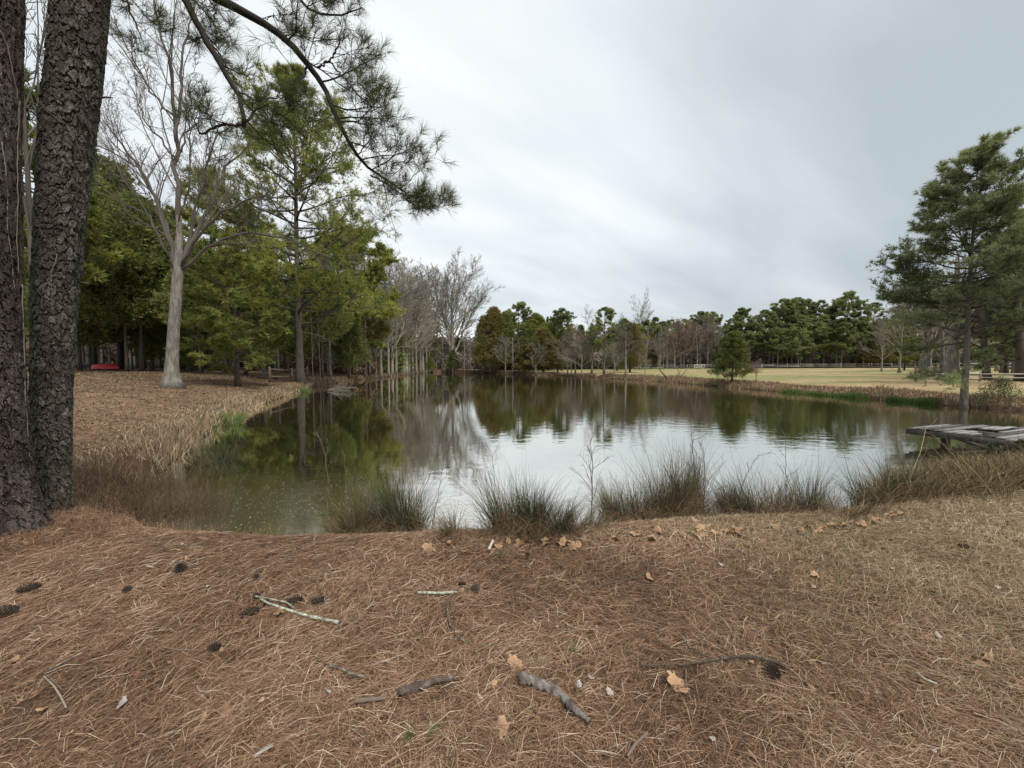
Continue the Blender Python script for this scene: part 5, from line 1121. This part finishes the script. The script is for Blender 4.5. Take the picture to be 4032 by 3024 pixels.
# floating specks in the cove
n = 1500; x = rg.normal(-2.9, 1.1, n); y = rg.normal(5.6, 1.0, n); k_ = sdist(x, y) < -.08; x, y = x[k_], y[k_]; n = len(x); a = rg.random(n)*6.28; s = rg.uniform(.004, .012, n)
o_ = np.stack([np.cos(a), np.sin(a), 0*a], 1)*s[:, None]; p_ = np.stack([-np.sin(a), np.cos(a), 0*a], 1)*s[:, None]*.6; b = np.stack([x, y, np.full(n, .004)], 1)
mb = MB(); mb.add(np.stack([b-o_, b+p_, b+o_, b-p_], 1).reshape(-1, 3), np.arange(n*4).reshape(-1, 4), rg.random(n).repeat(4)); tag(mb.build('floating_specks', M['chip']), 'pale specks floating on the murky water of the cove', 'debris', None, 'stuff')

# ------------------------------------------------------------------ pine straw and dry grass at the viewer's feet
rg = np.random.default_rng(71)
n = 155000; y = .75+rg.random(n)**1.15*5.6; x = rg.uniform(-1, 1, n)*(1.45*y+1.7); k_ = (sdist(x, y) > .02)&(y < 6.6); x, y = x[k_], y[k_]; n = len(x)
rt = sstep(.2, 3.8, x+(fbm(x*.8, y*.8, 40)-.5)*3+.35*y-1.2); isg = rg.random(n) < rt*.85
flow = (fbm(x*.55, y*.55, 61, 3)-.5)*5.5+.5-.15*x; az = flow*.8+rg.normal(0, .85, n)+np.where(rg.random(n) < .25, rg.uniform(-1.6, 1.6, n), 0)
rep = np.where(isg, 2, 3); x = np.repeat(x, rep); y = np.repeat(y, rep); rt = np.repeat(rt, rep); isg = np.repeat(isg, rep); az = np.repeat(az, rep); n = len(x); az = az+rg.normal(0, .13, n)+np.where(isg, rg.normal(0, .8, n), 0); x = x+rg.normal(0, .006, n)+np.where(isg, rg.normal(0, .03, n), 0); y = y+rg.normal(0, .006, n)
L = np.where(isg, rg.uniform(.03, .085, n), rg.uniform(.07, .165, n)); d = np.stack([np.cos(az), np.sin(az)], 1)*L[:, None]
rise = np.where(isg, np.abs(rg.normal(0, .028, n)), np.abs(rg.normal(0, .014, n))); curve = rg.normal(0, .055, n)*L
pr = np.stack([-d[:, 1], d[:, 0]], 1)/L[:, None]; P = np.zeros((n, 3, 3)); bz = rg.random(n)**1.5*.025*(.5+1.0*fbm(x*2.3, y*2.3, 91, 3))+.002
P[:, 0, :2] = np.stack([x, y], 1)-d/2; P[:, 1, :2] = np.stack([x, y], 1)+pr*curve[:, None]; P[:, 2, :2] = np.stack([x, y], 1)+d/2
for j in range(3): P[:, j, 2] = terrain(P[:, j, 0], P[:, j, 1])
P[:, 0, 2] += bz; P[:, 1, 2] += bz+rise*.7; P[:, 2, 2] += bz+rise*np.where(isg, 1.0, rg.uniform(.1, 1, n))
W_ = (.00046+.00020*y)[:, None]*np.array([1, 1, .6]); tl = rg.random(n)*2*np.pi; side = nrm(np.stack([pr[:, 0], pr[:, 1], rg.normal(0, .35, n)], 1))
patch = fbm(x*1.1, y*1.1, 81, 3)
tt = np.clip(rg.normal(.39, .26, n)+(patch-.5)*.6+.12*rt+(rg.random(n) < .04)*.4, 0, 1)
a = ~isg
mb = MB(); mb.strips(P[a], W_[a], side[a], tt[a]); tag(mb.build('pine_straw', M['straw']), 'layer of reddish brown fallen pine needles on the near ground', 'pine straw', None, 'stuff')
gt_ = np.clip(rg.normal(.50, .20, n)+(patch-.5)*.5, 0, .9); gt_ = np.where(rg.random(n) < .025, 1.0, gt_)
mb = MB(); mb.strips(P[isg], W_[isg]*1.25, side[isg], gt_[isg]); tag(mb.build('dry_grass', M['tan']), 'short dry tan grass on the right of the near ground', 'grass', None, 'stuff')
n = 9000; y_ = .8+rg.random(n)*5.2; x_ = rg.uniform(-1, 1, n)*(1.48*y_+1.0); k_ = sdist(x_, y_) > .03; x_, y_ = x_[k_], y_[k_]; n = len(x_); b = np.stack([x_, y_, terrain(x_, y_)+rg.uniform(.004, .022, n)], 1)
a_ = nrm(np.stack([rg.normal(0, 1, n), rg.normal(0, 1, n), rg.normal(0, .25, n)], 1)); c_ = nrm(np.cross(a_, nrm(np.stack([rg.normal(0, .35, n), rg.normal(0, .35, n), np.ones(n)], 1)))); s_ = (rg.gamma(2.0, .0045, n)+.003)[:, None]
mb = MB(); mb.add(np.stack([b-a_*s_, b+c_*s_*.55, b+a_*s_*rg.uniform(.6, 1.2, (n, 1)), b-c_*s_*.45], 1).reshape(-1, 3), np.arange(n*4).reshape(-1, 4), np.clip(rg.normal(.28, .22, n), 0, 1).repeat(4)); tag(mb.build('leaf_litter', M['leaf']), 'crumbled leaf and bark fragments mixed into the straw', 'leaf litter', None, 'stuff')
# upright dry blades among the straw
n = 5200; y = .9+rg.random(n)*4.6; x = rg.uniform(-1, 1, n)*(1.45*y+.8); k_ = sdist(x, y) > .05; q = np.stack([x, y], 1)[k_]; n = len(q); pt = vnoise(q[:, 0]*2.2, q[:, 1]*2.2, 14); q = q[pt > .45]; n = len(q)
grass('dry_grass', 'scattered upright dry blades standing in the straw', q, rg.uniform(.02, .075, n), .0028, 'tan', np.clip(rg.normal(.66, .2, n), 0, 1), .7, .3, 3)
for px, py, lb in ((1870, 1915*1.46, 'faint green grass tuft near the bottom centre'),) : pass
for i, (px, py, lb) in enumerate([(1660, 2930, 'soft green grass tuft near the bottom edge, left of centre'), (2110, 2650, 'green grass tuft behind the pale leaf and the root'), (2250, 2620, 'green grass tuft right of the pale leaf, up from the root'), (2430, 2560, 'thin green tuft in the straw right of centre'), (1985, 2195, 'tiny green tuft beside the white stick stub'), (735, 2180, 'green tuft by the white bark chip at the cove edge'), (2720, 2105, 'green tuft below the brown spike clump'), (2000, 2870, 'green tuft beneath the exposed root')]):
    clump(px, py, .10, .07, 120, lb, 100+i, .8, name='grass_tuft', mat_='tan' if i % 2 else 'reed', wd=.0022, thatch=0, spread=.9, ry=.08, cat='grass')

# ------------------------------------------------------------------ litter one can count: cones, sticks, leaves, roots
def cone_mesh(L, seed, openn=1.0):
    rg2 = np.random.default_rng(seed); sc = MB(); co_ = MB(); co_.tubes(np.array([[0, 0, -L/2], [0, 0, 0], [0, 0, L/2]]), [L*.16, L*.2, L*.06], 8, .1)
    N_ = 95; i = np.arange(N_); t = i/N_; az = i*2.39996; z = (t-.5)*L; r = L*.30*np.sin(np.pi*np.clip(.18+t*.78, 0, 1))**.8*openn
    for k_ in range(N_):
        d = np.array([math.cos(az[k_]), math.sin(az[k_]), -.1+t[k_]*.9]); d /= np.linalg.norm(d); s = np.array([-math.sin(az[k_]), math.cos(az[k_]), 0]); up = np.cross(d, s); w_ = L*.085*(1.1-t[k_]*.6)
        c0 = np.array([0, 0, z[k_]]); c1 = c0+d*r[k_]; V = [c0-s*w_*.5, c0+s*w_*.5, c1+s*w_, c1-s*w_, c1+d*w_*.6, c0-up*w_*.3, c1-up*w_*.45]
        sc.add(V, [[[0, 1, 2, 3], ], [[3, 2, 4]], [[5, 1, 2, 6], ], [[0, 5, 6, 3]], [[3, 6, 4]], [[6, 2, 4]]], [.2, .2, .55, .55, rg2.uniform(.7, 1), .1, .3])
    return sc, co_
cproto = []
for i in range(2):
    a, b = cone_mesh(.095, i, (1.4, 1.2)[i]); cproto.append((a.build('scales', M['cone']), b.build('core', M['cone'])))
cused = [False, False]
def cone(px, py, k_, tilt, rz, L, label, z=.03):
    p = hit(px, py); R_ = root('pine_cone', (p[0], p[1], p[2]+z+.006), label, 'pine cone'); R_.rotation_euler = (tilt, 0, rz); R_.scale = (L/.105,)*3
    for o in cproto[k_]:
        c = o if not cused[k_] else o.copy()
        if cused[k_]: COL.objects.link(c)
        c.parent = R_
    cused[k_] = True
cone(112, 2338, 0, 1.45, -1.0, .115, 'dark open pine cone on the straw at the far left, upper of two')
cone(18, 2430, 1, 1.4, -1.2, .12, 'dark pine cone cut by the left edge')
cone(712, 2260, 0, .35, .2, .125, 'dark pine cone standing upright on the straw below the cove')
cone(985, 2432, 1, 1.45, -1.1, .105, 'pine cone at the left end of the lichen-covered stick, below it')
cone(1160, 2388, 0, 1.35, -.8, .100, 'pine cone just above the lichen-covered stick, left of its neighbour')
cone(1248, 2387, 1, 1.45, -1.2, .105, 'dark pine cone right of its neighbour, above the end of the lichen-covered stick')
cone(1012, 2368, 1, 1.45, 1.0, .07, 'small brown cone where the lichen-covered stick begins')
cone(1873, 2335, 0, .9, .5, .085, 'pine cone beside the short pale stick in the centre')
cone(3042, 2672, 1, 1.4, -.3, .105, 'dark pine cone under the end of the curved twig at lower right')
cone(2078, 2200, 1, 1.45, .3, .06, 'small round dark cone near the waterside leaves')
cone(848, 2575, 0, 1.45, 1.4, .075, 'grey half buried cone in the straw left of centre')
cone(1010, 2290, 1, 1.4, .9, .07, 'faded cone in the straw between the upright cone and the stick')
cone(500, 2342, 0, 1.4, .4, .07, 'small broken dark cone in the straw left of the upright cone')
cone(3795, 2165, 1, 1.4, .6, .075, 'brown cone alone in the dry grass at the right')
cone(1820, 2318, 1, 1.5, 1.8, .06, 'small reddish cone left of the one beside the pale stick')
def stick(name, label, cat, paths, mat_, tint, part=None, seed=0, rough=.12):
    rg2 = np.random.default_rng(seed); P0 = hit(*paths[0][0][0]); R_ = root(name, tuple(P0), label, cat)
    for j, (pix, r0, r1, lift) in enumerate(paths):
        W3 = np.array([hit(x, y) for x, y in pix]); W3[:, 2] += r0+np.array(lift)+.013; P = soften(resample(W3, 30), 1); R = np.linspace(r0, r1, 30)*(1+rg2.normal(0, rough, 30)); mb = MB(); mb.tubes(P-P0, R, 7, np.clip(tint+rg2.normal(0, .12, 1), 0, 1)); mb.build(part or ('stem' if j == 0 else 'side_twig'), M[mat_], R_)
stick('fallen_stick', 'forked grey stick crusted with pale lichen, beside the pine cones', 'stick', [([(1000, 2360), (1050, 2395), (1120, 2420), (1200, 2445), (1270, 2462), (1332, 2475)], .006, .011, .02), ([(1005, 2375), (1060, 2385), (1130, 2400), (1160, 2425)], .006, .006, .03), ([(1280, 2455), (1278, 2420), (1280, 2375), (1240, 2310), (1210, 2290)], .0035, .002, .05)], 'stick', .52, seed=1)
stick('fallen_stick', 'short straight pale stick at the centre of the straw', 'stick', [([(1645, 2354), (1720, 2356), (1800, 2352)], .010, .008, .015)], 'stick', .68, seed=2)
stick('fallen_twig', 'thin twig curving down from the short pale stick', 'twig', [([(1800, 2346), (1770, 2370), (1760, 2420), (1770, 2480), (1800, 2530), (1845, 2560)], .0055, .003, .02)], 'stick', .5, seed=3)
stick('fallen_twig', 'straight little grey twig right of the curving one', 'twig', [([(1868, 2588), (1910, 2570), (1965, 2538)], .004, .0035, .015)], 'stick', .6, seed=4)
stick('fallen_twig', 'knobbly twig covered in grey-green lichen left of the root', 'twig', [([(1225, 2590), (1290, 2640), (1340, 2655), (1380, 2675), (1440, 2690)], .004, .009, .015)], 'stick', .62, seed=5, rough=.3)
stick('fallen_stick', 'plain brown stick segment at the left end of the exposed root', 'stick', [([(1400, 2792), (1460, 2785), (1520, 2780)], .011, .009, .015)], 'twig', .7, seed=6)
stick('fallen_branch', 'curved dark branch with side twigs and a hooked tip at lower right', 'branch', [([(3110, 2672), (3040, 2640), (2960, 2622), (2860, 2625), (2780, 2640), (2695, 2655), (2600, 2655), (2520, 2662)], .009, .003, .03), ([(2800, 2632), (2740, 2605), (2705, 2585), (2700, 2540), (2685, 2515)], .004, .002, .04), ([(2700, 2655), (2700, 2690), (2702, 2735)], .004, .003, .02), ([(2850, 2600), (2868, 2620), (2865, 2650), (2845, 2660)], .003, .003, .03)], 'stick', .35, seed=7)
stick('fallen_branch', 'slender dark branch lying right of centre with thin twigs standing up', 'branch', [([(2170, 2365), (2260, 2335), (2370, 2325), (2420, 2310), (2500, 2295), (2560, 2260)], .003, .004, .02)], 'twig', .5, seed=8)
# its standing twigs
for pix, lb in (([(2385, 2318), (2358, 2270), (2355, 2210)], 'left upright thin twig standing from the slender branch'), ([(2450, 2305), (2440, 2260), (2438, 2200)], 'right upright thin twig standing from the slender branch'), ([(2540, 2275), (2570, 2225), (2572, 2180)], 'upright thin twig at the far end of the slender branch')):
    b = hit(*pix[0]); P = soften(resample(np.concatenate([b[None], plane_path(pix[1:], [b[1]]*2)]), 12), 1); mb = MB(); mb.tubes(P-b, np.linspace(.003, .0015, 12), 5, .3); tag(mb.build('upright_twig', M['twig'], None), lb, 'twig').location = b
stick('fallen_stick', 'long thin dark stick pointing at the waterside leaves, right of centre', 'stick', [([(2870, 2160), (2920, 2190), (2985, 2225)], .006, .004, .015)], 'twig', .6, seed=9)
stick('fallen_stick', 'whitish short stick stub near the waterline, centre', 'stick', [([(1925, 2180), (1932, 2165), (1940, 2148)], .012, .012, .015), ], 'chip', .9, seed=10)
stick('fallen_twig', 'bleached straw stem lying at the lower left', 'twig', [([(175, 2690), (215, 2730), (240, 2770), (262, 2815)], .003, .004, .02)], 'vine', .9, seed=11)
stick('fallen_twig', 'dark pale-sided twig left in the straw', 'twig', [([(192, 2660), (260, 2625), (345, 2580)], .004, .003, .015)], 'stick', .5, seed=12)
stick('fallen_twig', 'brown twig in the middle left straw', 'twig', [([(640, 2568), (700, 2580), (770, 2580)], .003, .0025, .015)], 'twig', .7, seed=13)
stick('fallen_twig', 'small forked pale twig below the middle left straw', 'twig', [([(775, 2725), (790, 2748), (870, 2742)], .004, .002, .015)], 'vine', .8, seed=14)
stick('fallen_stick', 'long low stick lying along the edge of the cove', 'stick', [([(545, 2150), (640, 2152), (720, 2160), (830, 2148)], .006, .004, .01)], 'twig', .8, seed=15)
stick('fallen_stick', 'brown stick at the bottom edge right of centre', 'stick', [([(2470, 3010), (2500, 2960), (2548, 2915)], .006, .006, .015)], 'twig', .9, seed=16)
stick('bark_strip', 'whitish bark strip in the grass at lower right', 'bark', [([(3610, 2670), (3640, 2695), (3690, 2715)], .007, .005, .008)], 'chip', .8, seed=17)
stick('exposed_root', 'scuffed pale-topped root surfacing left of centre near the bottom', 'root', [([(1570, 2755), (1640, 2735), (1700, 2712), (1790, 2695)], .021, .012, .004)], 'root', .5, 'wood', 18, .25)
stick('exposed_root', 'knobbly scuffed root surfacing right of centre near the bottom', 'root', [([(2045, 2700), (2095, 2712), (2150, 2735), (2210, 2770), (2260, 2825), (2320, 2875)], .026, .017, .004)], 'root', .55, 'wood', 19, .28)
# oak leaves
def leafmesh(seed):
    rg2 = np.random.default_rng(seed); out = []; n_ = 22
    for i in range(n_):
        a = 2*np.pi*i/n_; lob = .62+.38*abs(math.cos(a*3.5+.4)) if i else 1; out.append([math.cos(a)*.05*lob, math.sin(a)*.033*lob, .010*math.cos(a*2+rg2.uniform(-.6, .6))+rg2.normal(0, .0022)])
    V = np.array([[0, 0, -.001]]+out+[[-.075, 0, .006], [-.05, .0012, .004], [-.05, -.0012, .004]]); f3 = [[0, i+1, (i+1) % n_+1] for i in range(n_)]+[[n_+1, n_+2, n_+3]]
    mb = MB(); mb.add(V, [f3], np.concatenate([[.3], rg2.uniform(.4, .7, n_), [.2]*3])); return mb.build('oak_leaf', M['leaf'])
lp = [leafmesh(i) for i in range(4)]; lused = [False]*4; lr_ = random.Random(4)
def leaf(px, py, label, group=None, s=1.0, k_=None, pale=False):
    k_ = lr_.randrange(4) if k_ is None else k_; o = lp[k_] if not lused[k_] else lp[k_].copy()
    if lused[k_]: COL.objects.link(o)
    lused[k_] = True; p = hit(px, py); o.location = (p[0], p[1], p[2]+.036); o.rotation_euler = (lr_.uniform(-.5, .5), lr_.uniform(-.5, .5), lr_.uniform(0, 6.28)); o.scale = (s, s, s); tag(o, label, 'leaf', group)
    if pale: o.material_slots[0].link = 'OBJECT'; o.material_slots[0].material = M['chip']
leaf(2668, 2715, 'large tan oak leaf under the curved dark branch', None, 1.25, 0); leaf(2030, 2635, 'pale curled oak leaf behind the exposed root', None, 1.1, 1); leaf(1975, 2895, 'tan oak leaf at the bottom centre', None, 1.0, 2)
leaf(1100, 2430, 'pinkish brown leaf lying by the lichen-covered stick', None, 1.1, 3); leaf(1690, 2322, 'long brown leaf above the short pale stick', None, .9, 1); leaf(480, 2795, 'small cream leaf scrap in the lower left straw', None, .6, 2, True); leaf(2560, 2290, 'tan leaf at the end of the slender branch', None, .9, 0)
leaf(2440+300, 2060, 'red-brown leaf leaning against the brown spike clump', None, 1.0, 3); leaf(1760, 2150, 'dark red leaf with white rib near the waterline', None, 1.1, 2); leaf(3210, 2280, 'single tan leaf in the dry grass right of centre', None, 1.0, 1)
for i in range(62):
    t_ = lr_.random(); px = 1650+t_*1950; py = np.interp(px, [1650, 2000, 2300, 2600, 2900, 3200, 3450, 3600], [2150, 2145, 2125, 2095, 2085, 2080, 2045, 2010])+abs(lr_.gauss(0, 18))
    leaf(px, py, 'tan oak leaf washed up along the near waterline', 'dry leaves along the near waterline', lr_.uniform(.8, 1.45))
for i in range(34):
    px = lr_.uniform(50, 3980); py = lr_.uniform(2200, 2990); leaf(px, py, 'small faded leaf scrap scattered on the near ground', 'leaf scraps on the near ground', lr_.uniform(.25, .5), None, lr_.random() < .25)
def chip(px, py, s, label):
    rg2 = np.random.default_rng(int(px)); s = s*.7; V = np.array([[-.04, -.008, 0], [.0, -.014, .006], [.045, -.004, .002], [.04, .010, 0], [-.005, .012, .007], [-.038, .006, .002]])*s; V = V+rg2.normal(0, .001, V.shape); V2 = V-[0, 0, .006*s]; p = hit(px, py)
    f = [[0, 1, 2, 3, 4, 5], [11, 10, 9, 8, 7, 6]]+[]; mb = MB(); mb.add(np.concatenate([V, V2]), [f, [[i, i+6, (i+1) % 6+6, (i+1) % 6] for i in range(6)]], .8); o = tag(mb.build('bark_chip', M['chip']), label, 'bark chip'); o.location = (p[0], p[1], p[2]+.03); o.rotation_euler = (.2, .1, .5+px)
chip(718, 2152, 1.2, 'white bark chip at the edge of the cove'); chip(590, 2245, 1.1, 'whitish bark flake in the straw left of the upright cone'); chip(42, 2127, .8, 'white flake at the foot of the nearest trunk'); chip(785, 2165, .6, 'small cream chip right of the white bark chip')
chip(1290, 2742, .9, 'white topped chip left of the plain brown stick'); chip(1040, 2980, 1.2, 'pale lichen scrap at the bottom edge, left of centre'); chip(1890, 2765, .7, 'grey flake between the two exposed roots'); chip(2765, 2165, .8, 'pale crumpled scrap in the dry grass right of centre')
